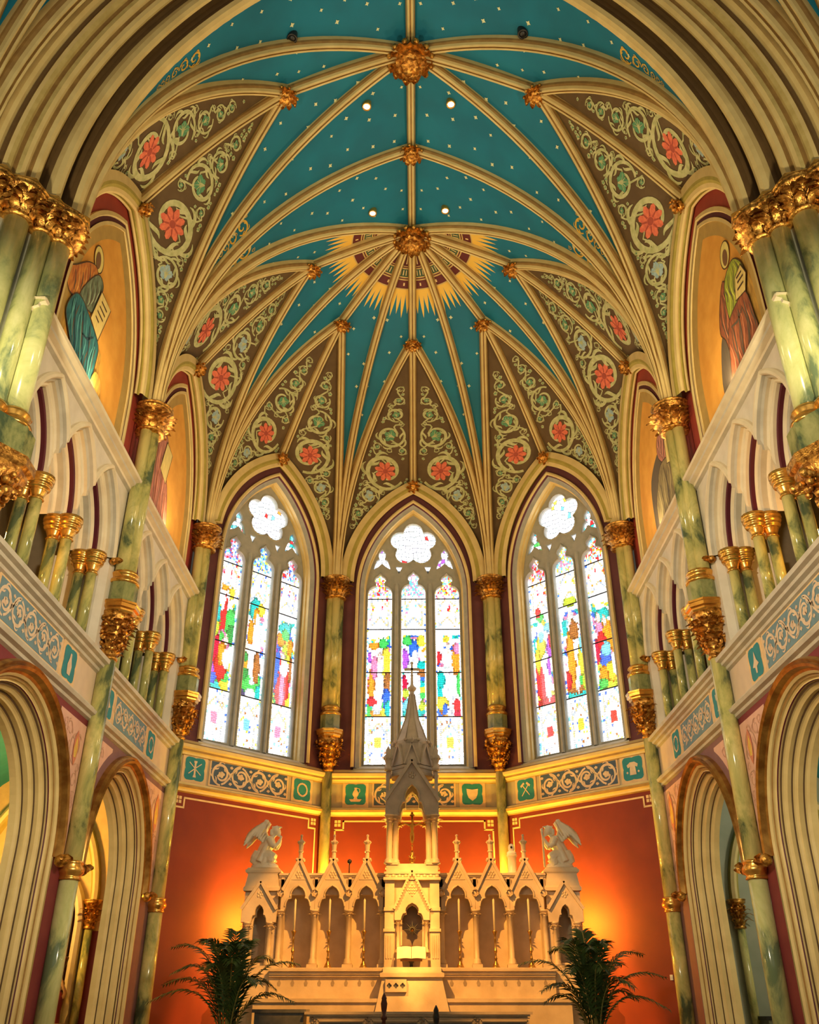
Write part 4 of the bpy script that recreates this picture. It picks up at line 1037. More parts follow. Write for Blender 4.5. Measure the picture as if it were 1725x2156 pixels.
# ------------------------------------------------------------------ great piers and the chancel arch
ARCHR = 7.95
def arc_pts(hw, n=36):
    r = ARCHR + (hw-4.75); k = ARCHR - 4.75; th = math.acos(k/r)
    L = [(-hw + r - r*math.cos(th*i/n), ZCAP + r*math.sin(th*i/n)) for i in range(n+1)]
    return L + [(-a, b) for a, b in reversed(L[:-1])]
CHP = [(0.10, 9.06), (0.02, 9.02), (-0.02, 8.95), (-0.03, 8.88), (-0.01, 8.81), (0.05, 8.77), (0.16, 8.80), (0.24, 8.78), (0.26, 8.72), (0.20, 8.66), (0.15, 8.62), (0.14, 8.56), (0.17, 8.51), (0.24, 8.49), (0.34, 8.52), (0.42, 8.52), (0.44, 8.47), (0.40, 8.40), (0.38, 8.35), (0.40, 8.29), (0.45, 8.26), (0.49, 8.27), (0.505, 8.24), (0.50, 8.19), (0.53, 8.14), (0.58, 8.12), (0.62, 8.13), (0.635, 8.10), (0.63, 8.05), (0.66, 8.00), (0.71, 7.98), (0.76, 8.00), (0.79, 7.97), (0.78, 7.90), (0.81, 7.85), (0.90, 7.85), (0.98, 7.87), (1.00, 7.81), (0.96, 7.75), (1.00, 7.68), (1.10, 7.66), (1.24, 7.70), (1.24, 7.58)]
CHM = [0, 0, 0, 0, 0, 1, 1, 1, 1, 1, 0, 0, 0, 0, 1, 1, 1, 0, 0, 0, 3, 3, 0, 0, 2, 3, 3, 2, 2, 0, 1, 1, 0, 0, 0, 1, 1, 1, 0, 0, 1, 1]
arch = empty('wall_chancel_arch', (0, 8.8, ZCAP), 'great moulded cream chancel arch spanning the top of the view', None, None, 'structure')
rows = [[Vector((a, y, b)) for a, b in arc_pts(4.75+o)] for o, y in CHP]
mb = MB()
for i in range(len(rows)-1): mb.grid([rows[i], rows[i+1]], CHM[i], False)
mb.build('arch_moulding', [cream, mat('umber_hollow_shade', (0.17, 0.095, 0.03), 0.7), mat('pier_olive_gold_paint', (0.64, 0.51, 0.20), 0.6, col2=(0.52, 0.40, 0.14), scale=6), ochre], arch)  # umber of the hollows is mostly their shade put into the colour
for sd, nm in ((-1, 'left'), (1, 'right')):
    e = empty('great_pier', (sd*5.3, 8.4, 5.3), f'clustered marble pier with broad gilded capital at the {nm} edge', 'pier', 'great piers of the chancel arch')
    sh = [(-4.90, 8.90, 0.155), (-5.06, 8.68, 0.13), (-5.30, 8.42, 0.165), (-5.62, 8.20, 0.165), (-5.90, 7.95, 0.165)]
    for x, y, r in sh:
        mb = MB(); mb.lathe((-sd*x, y, 6.45), [(r, 0), (r, 2.95)], 18); mb.build('shaft', marbpale, e)
    mb = MB(); pl = [(-4.95, 9.05), (-5.05, 8.80), (-5.22, 8.55), (-5.45, 8.33), (-5.75, 8.12), (-6.05, 7.85), (-6.3, 7.6), (-6.4, 9.05)]
    z0, z1 = 5.9, ZCAP
    mb.grid([[Vector((-sd*a, b, z0)) for a, b in pl], [Vector((-sd*a, b, z1)) for a, b in pl]], 0, False, True); mb.build('core', mat('pier_core_paint', (0.36, 0.36, 0.28), 0.6), e)
    # continuous leafy capital
    mb = MB()
    for x, y, r in sh:
        capital(mb, (-sd*x, y), 9.24, ZCAP-0.06, r*1.05, r*1.95, 3, 9)
    mb.build('capital', gold, e)
    mb = MB()
    path = []
    for k, (x, y, r) in enumerate(sh):
        # wavy abacus following the shafts
        dx, dy = (0.72, -0.70)
        for t in (-0.75, 0, 0.75):
            path.append((x + dx*(r*1.75 if t == 0 else r*1.30) + 0.70*t*r, y + dy*(r*1.75 if t == 0 else r*1.30) + 0.72*t*r))
    path.sort(key=lambda p: -p[0]-p[1]*1.0)
    path = [(sh[0][0]+0.02, sh[0][1]+0.30), (sh[0][0]+0.24, sh[0][1]+0.22), (sh[0][0]+0.31, sh[0][1]+0.02)] + [p for p in path if p[0]+p[1] < sh[0][0]+sh[0][1]-0.05]
    ab = [(0.0, ZCAP-0.13), (0.035, ZCAP-0.11), (0.03, ZCAP-0.08), (0.0, ZCAP-0.07), (0.05, ZCAP-0.05), (0.06, ZCAP-0.01), (0.05, ZCAP+0.01), (-0.4, ZCAP+0.012)]
    rowsA = []
    for o, z in ab: rowsA.append([Vector((-sd*(x+0.70*o), y-0.70*o, z)) for x, y in path])
    for i in range(len(rowsA)-1): mb.grid([rowsA[i], rowsA[i+1]], 0, True)
    mb.build('abacus', gold_sm, e)
    mb = MB()
    for x, y, r in sh: mb.lathe((-sd*x, y, 6.20), [(r*1.55, 0), (r*1.6, 0.05), (r*1.3, 0.09), (r*1.2, 0.14), (r*1.4, 0.18), (r*1.3, 0.22), (r*1.05, 0.26)], 16)
    mb.build('ring_moulding', gold_sm, e)
    mb = MB(); pl2 = [(-4.68, 9.15), (-4.66, 8.85), (-4.85, 8.55), (-5.05, 8.30), (-5.5, 7.95), (-5.8, 7.7), (-6.2, 7.5), (-6.3, 9.15)]
    mb.grid([[Vector((-sd*a, b, 5.80)) for a, b in pl2], [Vector((-sd*a, b, 6.22)) for a, b in pl2]], 0, False, True); mb.build('plinth', marbdk, e)
    mb = MB(); pl3 = lambda g: [(-sd*(-5.4+(a+5.4)*g), 8.5+(b-8.5)*g) for a, b in pl2]
    for (g0, z0), (g1, z1) in zip([(0.6, 5.0), (0.8, 5.3), (1.0, 5.55), (1.03, 5.58), (1.03, 5.64), (1.10, 5.68), (1.10, 5.80), (1.0, 5.81)][:-1], [(0.8, 5.3), (1.0, 5.55), (1.03, 5.58), (1.03, 5.64), (1.10, 5.68), (1.10, 5.80), (1.0, 5.81)]):
        mb.grid([[Vector((a, b, z0)) for a, b in pl3(g0)], [Vector((a, b, z1)) for a, b in pl3(g1)]], 0, False, True)
    for k in range(60):
        a, b = random.choice(pl2[:5]); z = random.uniform(5.1, 5.5); g = 0.62+(z-5.0)*0.7; mb.ball((-sd*(-5.4+(a+5.4)*g)+random.uniform(-.1, .1), 8.5+(b-8.5)*g+random.uniform(-.1, .1), z), random.uniform(.04, .07), 6, 4)
    mb.build('corbel', gold, e)
    # body of the pier below, and the wall above it
    mb = MB(); mb.box((min(sd*5.25, sd*7.2), 7.7, ZN), (max(sd*5.25, sd*7.2), 8.85, 5.2)); mb.build('wall_' + nm, stonegrey, None, f'plain stone pier below the great {nm} corbel', None, None, 'structure')
for sd, nm in ((-1, 'left'), (1, 'right')):
    mb = MB(); a, b = sorted((sd*6.15, sd*13.0)); mb.box((a, 8.30, ZN), (b, 8.80, 16.0)); mb.build('wall_crossing_' + nm, cream_lt, None, f'plain crossing wall beside the great {nm} pier', None, None, 'structure')
# crossing vault in front of the chancel arch: ribs rising from the piers towards the nave
def crossing(sd):
    P0 = Vector((-5.95, 7.75, ZCAP)); tg = [Vector((-3.6, 3.2, 17.0)), Vector((-1.5, 2.8, 17.8)), Vector((0.0, 5.3, 17.9)), Vector((0.0, 7.3, 17.5))]
    st = [Vector((-6.25, 7.45, ZCAP)), Vector((-6.08, 7.55, ZCAP)), Vector((-5.92, 7.62, ZCAP)), Vector((-5.80, 7.72, ZCAP))]
    paths = [rib_path(Vector((-6.4, 7.3, ZCAP)), Vector((-6.3, 3.0, 14.5)))] + [rib_path(a, b) for a, b in zip(st, tg)]
    out = []
    for p in paths: out.append(rib('rib', p, ceiling, 1.15))
    for a, b in zip(paths, paths[1:]): out.append(web('web', a, b, ceiling, teal, 0.05))
    A = paths[-1]; n = len(A)-1
    arcp = [Vector((a, 7.60, b)) for a, b in arc_pts(5.97, n)[:n+1]]
    out.append(web('web', A, arcp, ceiling, teal, 0.0))
    if sd > 0:
        for o in out: mirrored(o, ceiling)
crossing(1)
# ------------------------------------------------------------------ apse walls
WPROF = [(0, 0), (0, .07), (.04, .08), (.08, .05), (.10, .0), (.14, -.03), (.20, -.06), (.20, -.16), (.235, -.18), (.235, -.30), (.26, -.32)]
WPM = [0, 0, 0, 1, 2, 2, 0, 0, 0, 0]
ZWS, WRISE, WHW = 9.55, 2.75, 1.50
def red_border(fr, L, parent):
    mb = MB(); d = 0.006; w = 0.018
    def seg(a, b, c, e): mb.poly([fr(a, b, d), fr(c, b, d), fr(c, e, d), fr(a, e, d)])
    lo, hi, top, st = 0.26, L-0.26, 3.80, 0.19
    xa, xb = lo+st, hi-st
    seg(xa-w, top-w, xb+w, top+w)
    for x0, x1 in ((lo, xa), (hi, xb)):
        seg(x1-w, top-st, x1+w, top+w); seg(min(x0, x1)-w, top-st-w, max(x0, x1)+w, top-st+w); seg(x0-w, ZF, x0+w, top-st)
    mb.build('painted_line', [peach], parent)
    for x0 in (lo+0.055, hi-0.055):
        mb = MB(); z = top-0.045
        for q0 in (-1, 1):
            for q1 in (-1, 1): mb.poly([fr(x0+q0*0.008, z+q1*0.008, d), fr(x0+q0*0.07, z+q1*0.008, d), fr(x0+q0*0.07, z+q1*0.07, d), fr(x0+q0*0.008, z+q1*0.07, d)])
        mb.build('corner_square', [peach], parent)
def wing_wall(name, fr, L, label, ems, back=False):
    W_ = empty(name, fr(L/2, ZF, 0), label, None, None, 'structure'); c = L/2
    mb = MB(); mb.poly([fr(0, ZF, 0), fr(L, ZF, 0), fr(L, 4.0, 0), fr(0, 4.0, 0)]); mb.build('red_dado', [redwall], W_)
    red_border(fr, L, W_)
    mb = MB(); mb.poly([fr(0, 3.95, 0), fr(L, 3.95, 0), fr(L, 4.9, 0), fr(0, 4.9, 0)]); mb.build('frieze_ground', [mat('apse_frieze_paint', (0.56, 0.47, 0.30), 0.7, col2=(0.47, 0.39, 0.25), scale=4)], W_)
    course('string_course', fr, 0, L, LSTR, W_, cream)
    course('string_course', fr, 0, L, [(4.64, 0), (4.66, 0.04), (4.70, 0.05), (4.72, 0.10), (4.76, 0.11), (4.79, 0.16), (4.85, 0.17), (4.88, 0.14), (4.90, 0.10), (5.04, -0.12)], W_, cream)
    if back:
        square_panel(fr, 0.71, ems[0], W_); square_panel(fr, L-0.71, ems[1], W_); scroll_band(fr, 1.14, L-1.14, W_, 4, tealflat if False else bluegrey)
    else:
        e0, e1 = ems
        square_panel(fr, 0.60, e0, W_); square_panel(fr, L-0.70, e1, W_); scroll_band(fr, 1.0, L-1.14, W_, 4)
    # plum wall round the window
    mb = MB()
    p = arch_path(c, WHW-0.06, ZWS, WRISE-0.04, 0, 4.95, 16); k = len(p)//2; hwv = 1.95
    out = arch_path(c, hwv+0.12, ZCAP, 3.08, 0, 4.95, 16)
    for a, b in (((p[:k+1]), out[:k+1]), (p[k:], out[k:])):
        mb.poly([fr(x, z, -0.02) for x, z in a] + [fr(x, z, -0.02) for x, z in reversed(b)])
    mb.poly([fr(0, 4.9, -0.02), fr(c-hwv-0.10, 4.9, -0.02), fr(c-hwv-0.10, 10.2, -0.02), fr(0, 10.2, -0.02)]); mb.poly([fr(L, 4.9, -0.02), fr(c+hwv+0.10, 4.9, -0.02), fr(c+hwv+0.10, 10.2, -0.02), fr(L, 10.2, -0.02)])
    mb.build('window_wall', [purple], W_)
    return W_
wing_wall('wall_back', FB, 4.14, 'plum and red apse wall behind the altar', ('jug', 'veil'), True)
wing_wall('wall_apse_left', FOL, OBL, 'angled apse wall left of the altar', ('column', 'crown'))
wing_wall('wall_apse_right', FOR_, OBL, 'angled apse wall right of the altar', ('tunic', 'hammers'))
# light switch
mb = MB(); mb.fbox(FOR_, 0.30, 0.36, 0.50, 0.59, 0.0, 0.015); mb.fbox(FOR_, 0.32, 0.34, 0.53, 0.56, 0.015, 0.022); mb.build('light_switch', white, None, 'small pale switch plate on the red wall at the right', 'switch')

# ------------------------------------------------------------------ stained glass windows
W1 = (1.0, 1.0, 1.0); 
def hexc(s): return {'w': (1.7, 1.75, 1.8), 'r': (1.0, .02, .03), 'R': (.65, .0, .05), 'o': (1.0, .32, .02), 'y': (1.0, .75, .05), 'g': (.06, .62, .10), 'G': (.02, .30, .06), 't': (.0, .55, .50), 'b': (.03, .15, .85), 'c': (.2, .75, 1.0), 'p': (.45, .10, .75), 'k': (.95, .25, .45), 'n': (.40, .14, .03), 's': (1.2, .85, .62), 'l': (.55, .75, .05), 'd': (.05, .05, .14), 'v': (1.25, 1.3, 1.45)}[s]
# figures: (u, z, ru, rz, colour) in lancet coordinates, u = -1..1, later ones on top
def ground(cols): return [(-0.6, 6.50, .6, .16, cols[0]), (0.1, 6.46, .6, .14, cols[1]), (0.7, 6.52, .5, .18, cols[2]), (-.2, 6.62, .35, .10, cols[3]), (.5, 6.68, .3, .1, cols[0])]
FIG = {
 'back': [
  ground('goyt') + [(-.1, 7.1, .40, .62, 'w'), (-.55, 7.2, .22, .42, 'o'), (.55, 7.75, .28, .40, 'y'), (.65, 7.15, .22, .30, 'n'), (.0, 7.75, .30, .30, 'w'), (.05, 7.9, .14, .14, 's'), (-.35, 7.65, .22, .28, 'k'), (.6, 8.05, .14, .12, 'y'), (.3, 8.28, .3, .13, 'g'), (-.4, 8.22, .35, .10, 'o'), (.6, 6.8, .25, .25, 'b'), (-.5, 6.75, .3, .10, 'r'), (.75, 6.55, .2, .22, 't'), (-.75, 7.9, .15, .12, 'p')],
  [(-.2, 6.6, .7, .2, 'c'), (.5, 6.6, .4, .15, 'l'), (0, 6.45, .8, .1, 't'), (.55, 7.05, .4, .10, 'y'), (.55, 7.2, .4, .08, 't'), (.55, 6.9, .4, .08, 'g'), (.5, 7.35, .4, .08, 'b'), (0, 7.2, .42, .75, 'w'), (-.75, 7.1, .25, .30, 'R'), (-.7, 6.95, .3, .10, 'l'), (-.7, 7.85, .3, .25, 'p'), (.0, 8.15, .35, .22, 'b'), (-.5, 8.35, .3, .12, 'g'), (.6, 8.35, .3, .15, 'y'), (.6, 7.65, .35, .15, 't'), (.65, 7.5, .3, .1, 'n'), (.1, 7.95, .18, .16, 'w'), (.8, 8.1, .2, .05, 'o')],
  ground('boRg') + [(-.6, 6.95, .35, .3, 't'), (.05, 7.1, .45, .65, 'w'), (.15, 7.0, .16, .5, 'v'), (.6, 7.85, .30, .38, 'o'), (-.1, 7.9, .35, .25, 'w'), (.0, 8.15, .13, .13, 's'), (.7, 8.15, .25, .15, 'k'), (-.75, 7.9, .2, .15, 'r'), (-.6, 7.3, .3, .2, 't'), (-.5, 6.7, .4, .16, 'y'), (.8, 7.2, .18, .3, 'g'), (.6, 6.65, .25, .14, 'r'), (-.3, 6.55, .2, .12, 'b')]],
 'left': [
  ground('gtyG') + [(-.1, 8.05, .24, .60, 'r'), (-.25, 8.5, .15, .2, 'w'), (.5, 7.95, .35, .40, 'g'), (.6, 7.7, .3, .25, 'G'), (-.6, 7.9, .25, .25, 'l'), (-.65, 8.2, .25, .25, 't'), (.0, 7.45, .45, .30, 'k'), (-.45, 7.25, .25, .35, 'R'), (.1, 6.95, .45, .32, 'r'), (.1, 7.2, .3, .25, 'o'), (.5, 7.15, .3, .22, 'w'), (-.7, 6.75, .25, .22, 'p'), (-.1, 7.62, .14, .12, 'g'), (.3, 7.55, .15, .12, 's'), (-.5, 6.6, .3, .12, 'b'), (.4, 8.75, .2, .15, 'y'), (-.2, 8.9, .3, .1, 'o')],
  [(0, 6.5, .9, .2, 'd'), (0, 6.72, .9, .22, 'g'), (.1, 6.45, .35, .12, 'v'), (-.5, 7.1, .3, .25, 'o'), (-.6, 7.5, .25, .2, 's'), (-.1, 8.55, .45, .28, 't'), (.4, 8.6, .25, .15, 'y'), (.1, 7.6, .42, .80, 'w'), (.4, 7.1, .25, .35, 'n'), (-.35, 7.95, .22, .30, 'o'), (.0, 8.4, .2, .2, 'o'), (.15, 8.3, .15, .14, 'w'), (-.65, 7.3, .2, .12, 'G'), (.7, 6.5, .2, .2, 't'), (-.6, 6.9, .3, .15, 'G')],
  ground('lgyt') + [(.05, 6.9, .55, .60, 'r'), (.1, 6.75, .18, .5, 'k'), (-.6, 7.4, .30, .6, 'b'), (.3, 7.75, .40, .35, 'y'), (.1, 7.65, .18, .32, 'l'), (.6, 7.85, .2, .22, 'o'), (-.3, 8.0, .35, .16, 'o'), (.2, 7.3, .35, .18, 'w'), (.0, 7.55, .16, .15, 's'), (0, 8.3, .5, .15, 't'), (.1, 8.15, .3, .15, 'g'), (-.8, 7.8, .2, .3, 'p'), (.75, 7.3, .15, .3, 'n')]],
 'right': [
  ground('ylgo') + [(-.2, 7.75, .35, .30, 'o'), (.4, 7.85, .25, .35, 'k'), (.3, 7.45, .35, .25, 'r'), (.1, 7.05, .40, .25, 'b'), (0, 7.3, .35, .15, 'c'), (-.2, 6.75, .4, .18, 'y'), (.4, 6.7, .3, .2, 'o'), (-.6, 7.5, .2, .35, 'o'), (0, 8.15, .5, .15, 't'), (-.1, 8.0, .14, .12, 's'), (.4, 8.1, .14, .13, 's'), (-.6, 6.9, .25, .25, 'w'), (.75, 7.3, .2, .3, 'R'), (.5, 6.5, .3, .1, 'g')],
  [(0, 6.45, .9, .12, 't'), (0, 6.6, .8, .14, 'n'), (-.1, 6.78, .55, .18, 'g'), (.0, 7.5, .42, .85, 'w'), (.3, 7.3, .30, .65, 'o'), (-.15, 8.0, .35, .22, 'n'), (.1, 8.35, .14, .15, 's'), (-.6, 7.2, .25, .4, 'y'), (.7, 6.8, .25, .2, 'r'), (-.7, 7.6, .2, .2, 'c'), (0, 8.75, .5, .12, 'l'), (.65, 8.1, .2, .2, 't'), (-.7, 6.7, .2, .2, 'l')],
  [(0, 6.55, .9, .12, 'y'), (0, 6.45, .9, .1, 'r'), (.35, 7.1, .50, .62, 'r'), (-.15, 6.95, .25, .45, 'w'), (.0, 7.4, .3, .25, 'w'), (.25, 7.85, .35, .28, 'y'), (-.6, 7.75, .28, .25, 'p'), (-.7, 7.95, .2, .2, 'R'), (-.5, 8.3, .4, .10, 'c'), (.2, 8.25, .25, .25, 'w'), (.1, 8.6, .3, .1, 'g'), (.15, 8.1, .2, .12, 'c'), (.3, 8.75, .2, .12, 'r'), (.6, 7.5, .2, .3, 'y'), (-.35, 7.3, .15, .2, 'p')]]}
def cell_mesh(name, fr, outline, size, colour, d, parent, gap=0.006):
    """one leaded pane: irregular pieces of glass with lead lines between them"""
    xs = [p[0] for p in outline]; zs = [p[1] for p in outline]; x0, x1, z0, z1 = min(xs), max(xs), min(zs), max(zs)
    nx = max(2, round((x1-x0)/size)); nz = max(2, round((z1-z0)/(size*1.25)))
    P = {}
    for i in range(nx+1):
        for j in range(nz+1):
            jx = 0 if i in (0, nx) else random.uniform(-.33, .33); jz = 0 if j in (0, nz) else random.uniform(-.33, .33)
            P[i, j] = (x0+(x1-x0)*(i+jx)/nx, z0+(z1-z0)*(j+jz)/nz)
    mb = MB(); cols = []
    for i in range(nx):
        for j in range(nz):
            q_ = [P[i, j], P[i+1, j], P[i+1, j+1], P[i, j+1]]; cx = sum(a for a, b in q_)/4; cz = sum(b for a, b in q_)/4
            k = 1 - gap*2/size
            mb.poly([fr(cx+(a-cx)*k, cz+(b-cz)*k, d) for a, b in q_]); cols.append(colour(cx, cz))
    o = mb.build(name, [glass], parent)
    at = o.data.attributes.new('glass', 'FLOAT_COLOR', 'FACE')
    at.data.foreach_set('color', [v for c in cols for v in (c[0], c[1], c[2], 1.0)])
    return o
def lancet_colour(c, hw, figs, key):
    def f(x, z):
        u = (x-c)/hw; jit = random.uniform(0.88, 1.12)
        col = None
        if 6.36 < z < 8.95:
            for fu, fz, ru, rz, k in figs:
                e_ = ((u-fu)/(ru*1.2))**2 + ((z-fz)/(rz*1.15))**2 + 0.45*noise.noise(Vector((x*9, z*9, fu*7)))
                if e_ < 1.0:
                    col = hexc(k); col = tuple(v*(1.25 - 0.5*e_*random.uniform(.6, 1.2)) for v in col)
                    if e_ > 0.80: col = tuple(v*0.45 for v in col)
        if abs(u) > 0.86: col = hexc('w') if random.random() < 0.82 else hexc(random.choice('bcy'))
        if col is None:
            gab = (8.72 + 0.30*(1-abs(u)/0.7), 9.30 + 0.26*(1-abs(u)/0.6), 5.95 + 0.25*(1-abs(u)/0.6))
            if abs(abs(u)-0.62) < 0.055 and (z > 8.75 or z < 6.3): col = random.choice([(.75, .62, .30), (.55, .58, .62), (.8, .78, .7)])
            elif any(abs(z-g) < 0.022 for g in gab) and abs(u) < 0.62: col = random.choice([(.60, .50, .25), (.35, .45, .55), (.8, .5, .2)])
            elif z > 8.95:
                band = math.sin(u*9)*math.sin(z*9)
                col = hexc('w') if band < 0.55 or random.random() < 0.45 else hexc(random.choice(key))
                if z > 9.62: col = hexc(random.choice(key + 'wwc'))
            elif z < 6.36:
                col = hexc('w') if random.random() < 0.86 else random.choice([(.75, .85, .95), (.95, .9, .7), (.8, .8, .85)])
                if abs(u) < 0.22 and abs(z-5.72) < 0.13: col = hexc(key[0])
                elif random.random() < 0.055: col = hexc(random.choice('ybcn'))
            else:
                nn = noise.noise(Vector((x*6, z*5, 3.1*c)))
                col = hexc('w') if nn < 0.12 or z > 8.5 else hexc('goytbkcl'[int((noise.noise(Vector((x*2.5, z*2.5, 9.0*c)))+1)*3.99)])
                if nn > 0.12 and random.random() < 0.25: col = tuple(v*0.6 for v in col)
        return tuple(v*jit for v in col)
    return f
def tracery_window(name, fr, L, label, figs, keys):
    c = L/2; e = empty(name, fr(c, 5.1, -0.3), label, None, None, 'structure')
    mb = MB(); sweep_arch(mb, fr, c, WHW, ZWS, WRISE, WPROF, WPM, 5.02, 18); mb.build('window_frame', [cream, darkred, tracst], e)
    mb = MB(); strip_prof(mb, fr, c-WHW, c+WHW, [(4.90, -0.02), (5.00, -0.02), (5.06, -0.10), (5.12, -0.30), (5.12, -0.45)]); mb.build('window_sill', [stonegrey], e)
    # tracery plate with its openings
    hw = 0.335; cs = (c-0.885, c, c+0.885); D0 = -0.36
    outer = arch_path(c, 1.27, ZWS, WRISE-0.20, 0, 5.12, 16)
    lights = [lancet(cs[0], hw, 5.15, 9.62, 10.24), lancet(cs[1], hw, 5.15, 9.66, 10.30), lancet(cs[2], hw, 5.15, 9.62, 10.24)]
    rose = foil(c, 11.10, 0.655, 5)
    holes = lights + [rose]
    for sg in (-1, 1):
        cx = c + sg*0.885
        tre = [(cx-0.0, 10.98), (cx-.10, 10.85), (cx-.11, 10.74), (cx-.08, 10.68), (cx-.16, 10.62), (cx-.22, 10.45), (cx-.24, 10.34), (cx-.10, 10.42), (cx, 10.52), (cx+.10, 10.42), (cx+.24, 10.34), (cx+.22, 10.45), (cx+.16, 10.62), (cx+.08, 10.68), (cx+.11, 10.74), (cx+.10, 10.85)]
        kx = -0.04*sg
        holes.append([(a+kx, b) for a, b in tre])
        holes.append([(c+sg*0.27, 10.46), (c+sg*0.50, 10.46), (c+sg*0.39, 10.20)])
    plate('tracery', outer, holes, lambda u, v, w_: fr(u, v, D0 + w_), 0.10, [tracst], e, 0.012)
    # raised mouldings along the openings and mullions
    mb = MB()
    for hl in holes[:4]:
        o2 = hl; loop = [fr(a, b, D0+0.07) for a, b in o2] + [fr(*o2[0], D0+0.07)]
        mb.tube(loop, 0.022, 6, 0, False)
    mb.build('tracery_roll', [tracst], e)
    for sg in (-1, 1):
        mb = MB(); m0 = c + sg*0.4425
        rows = [[fr(m0+a, z, D0+b) for a, b in ((-.085, .04), (-.05, .07), (-.045, .11), (-.025, .14), (.025, .14), (.045, .11), (.05, .07), (.085, .04))] for z in (5.12, 9.9)]
        mb.grid(rows, 0, False); mb.build('mullion', [tracst], e)
    # leaded panes: five to each light, one to each opening of the head
    for k in range(3):
        fc = lancet_colour(cs[k], hw, FIG[figs][k], keys[k])
        for z0, z1 in ((5.13, 6.36), (6.36, 7.50), (7.50, 8.67), (8.67, 9.53), (9.53, 10.36)):
            cell_mesh('pane', fr, [(cs[k]-hw-0.03, z0+0.008), (cs[k]+hw+0.03, z1-0.008)], 0.040, fc, D0-0.06, e, 0.0025)
            if z0 > 6:
                mb = MB(); mb.fbox(fr, cs[k]-hw-0.02, cs[k]+hw+0.02, z0-0.013, z0+0.013, D0-0.055, D0-0.035); mb.build('saddle_bar', [lead], e)
    fr_rose = lambda x, z: tuple(v*random.uniform(.9, 1.1) for v in (hexc('w') if random.random() < 0.95 else hexc(random.choice('rcyo'))))
    cell_mesh('pane', fr, [(c-0.70, 10.40), (c+0.70, 11.80)], 0.10, fr_rose, D0-0.075, e)
    for sg in (-1, 1):
        cx = c+sg*0.885
        cell_mesh('pane', fr, [(cx-0.30, 10.36), (cx+0.30, 11.02)] if True else None, 0.09, lambda x, z: hexc(random.choice('wwtcrgwv' if figs != 'back' else 'wwwwvp')), D0-0.06, e)
    for sg in (-1, 1): cell_mesh('pane', fr, [(c+sg*0.385-0.14, 10.36), (c+sg*0.385+0.14, 10.50)], 0.08, lambda x, z: hexc('w'), D0-0.068, e)
    # dark back board so no daylight leaks round the panes
    mb = MB(); fill_arch(mb, fr, c, 1.36, ZWS, WRISE-0.12, 5.0, D0-0.10); mb.build('came_backing', [lead], e)
    return e
tracery_window('window_1', FB, 4.14, 'tall three-light stained glass window in the middle, behind the spire', 'back', ('ykr', 'kcw', 'ykr'))
tracery_window('window_2', FOL, OBL, 'tall three-light stained glass window left of the altar', 'left', ('kbr', 'cyb', 'kbr'))
tracery_window('window_3', FOR_, OBL, 'tall three-light stained glass window right of the altar', 'right', ('ryo', 'yck', 'rko'))

# ------------------------------------------------------------------ side chapels seen through the arcade
def chapel(sd, nm):
    X = lambda x: sd*x
    Wc = empty('wall_chapel_' + nm, (X(7.8), 14, ZF), f'{nm} side chapel beyond the arcade', None, None, 'structure')
    wm = chapelamber if sd < 0 else chapelgreen
    fe = Frame((X(6.2), 19.5, 0), (sd, 0, 0), (0, -1, 0))     # end wall, s runs outwards
    mb = MB(); mb.poly([fe(-0.75, ZF), fe(3.4, ZF), fe(3.4, 5.4), fe(-0.75, 5.4)]); mb.build('end_wall', [wm], Wc)
    mb = MB(); mb.poly([(X(9.6), 7.5, ZF), (X(9.6), 19.5, ZF), (X(9.6), 19.5, 5.4), (X(9.6), 7.5, 5.4)]); mb.build('outer_wall', [chapelgreen], Wc)
    mb = MB(); mb.poly([(X(5.2), 7.5, ZF), (X(9.6), 7.5, ZF), (X(9.6), 7.5, 5.4), (X(5.2), 7.5, 5.4)]); mb.build('front_wall', [chapelgreen], Wc)
    mb = MB()
    for ya, yb in ((7.5, 13.5), (13.5, 19.5)):       # pointed teal webs
        rows = []
        for i in range(13):
            t = i/12; u = -1+2*t; zv = (2.75+2.1*math.sqrt(max(0, 1-abs(u)**1.8))) if u > 0 else (4.05+0.8*math.sqrt(max(0, 1-abs(u)**1.8))); rows.append([(X(7.4+2.24*u), ya, zv), (X(7.4+2.24*u), yb, zv)])
        mb.grid(rows, 0, True)
    mb.build('aisle_vault', [tealflat], Wc)
    mb = MB()
    mb.poly([(X(5.0), 7.5, 4.98), (X(5.0), 19.5, 4.98), (X(9.7), 19.5, 5.0), (X(9.7), 7.5, 5.0)]); mb.build('aisle_roof', [tealflat], Wc)
    mb = MB(); sweep_arch(mb, fe, 1.62, 1.42, 1.95, 2.5, [(0, 0), (0, .16), (.06, .20), (.12, .16), (.16, .12), (.2, .0)], [1, 0, 0, 1, 1], 1.9, 16); mb.build('wall_rib', [cream, olive], Wc)
    for s in (0.28, 2.96):
        p = fe(s, 0, 0.12); mb = MB(); capital(mb, p, 1.42, 1.96, 0.09, 0.17, 3, 8); mb.build('corbel_capital', [gold], Wc)
        mb = MB(); mb.lathe((p.x, p.y, ZF), [(0.08, 0), (0.08, 1.44-ZF)], 12); mb.build('corner_shaft', [marb], Wc)
    if sd < 0:
        mb = MB(); mb.poly([fe(0.0, ZF, 0.01), fe(0.42, ZF, 0.01), fe(0.42, 1.4, 0.01), fe(0.0, 1.4, 0.01)]); mb.build('painted_dado', [maroon], Wc)
    return fe
feL = chapel(-1, 'left'); feR = chapel(1, 'right')
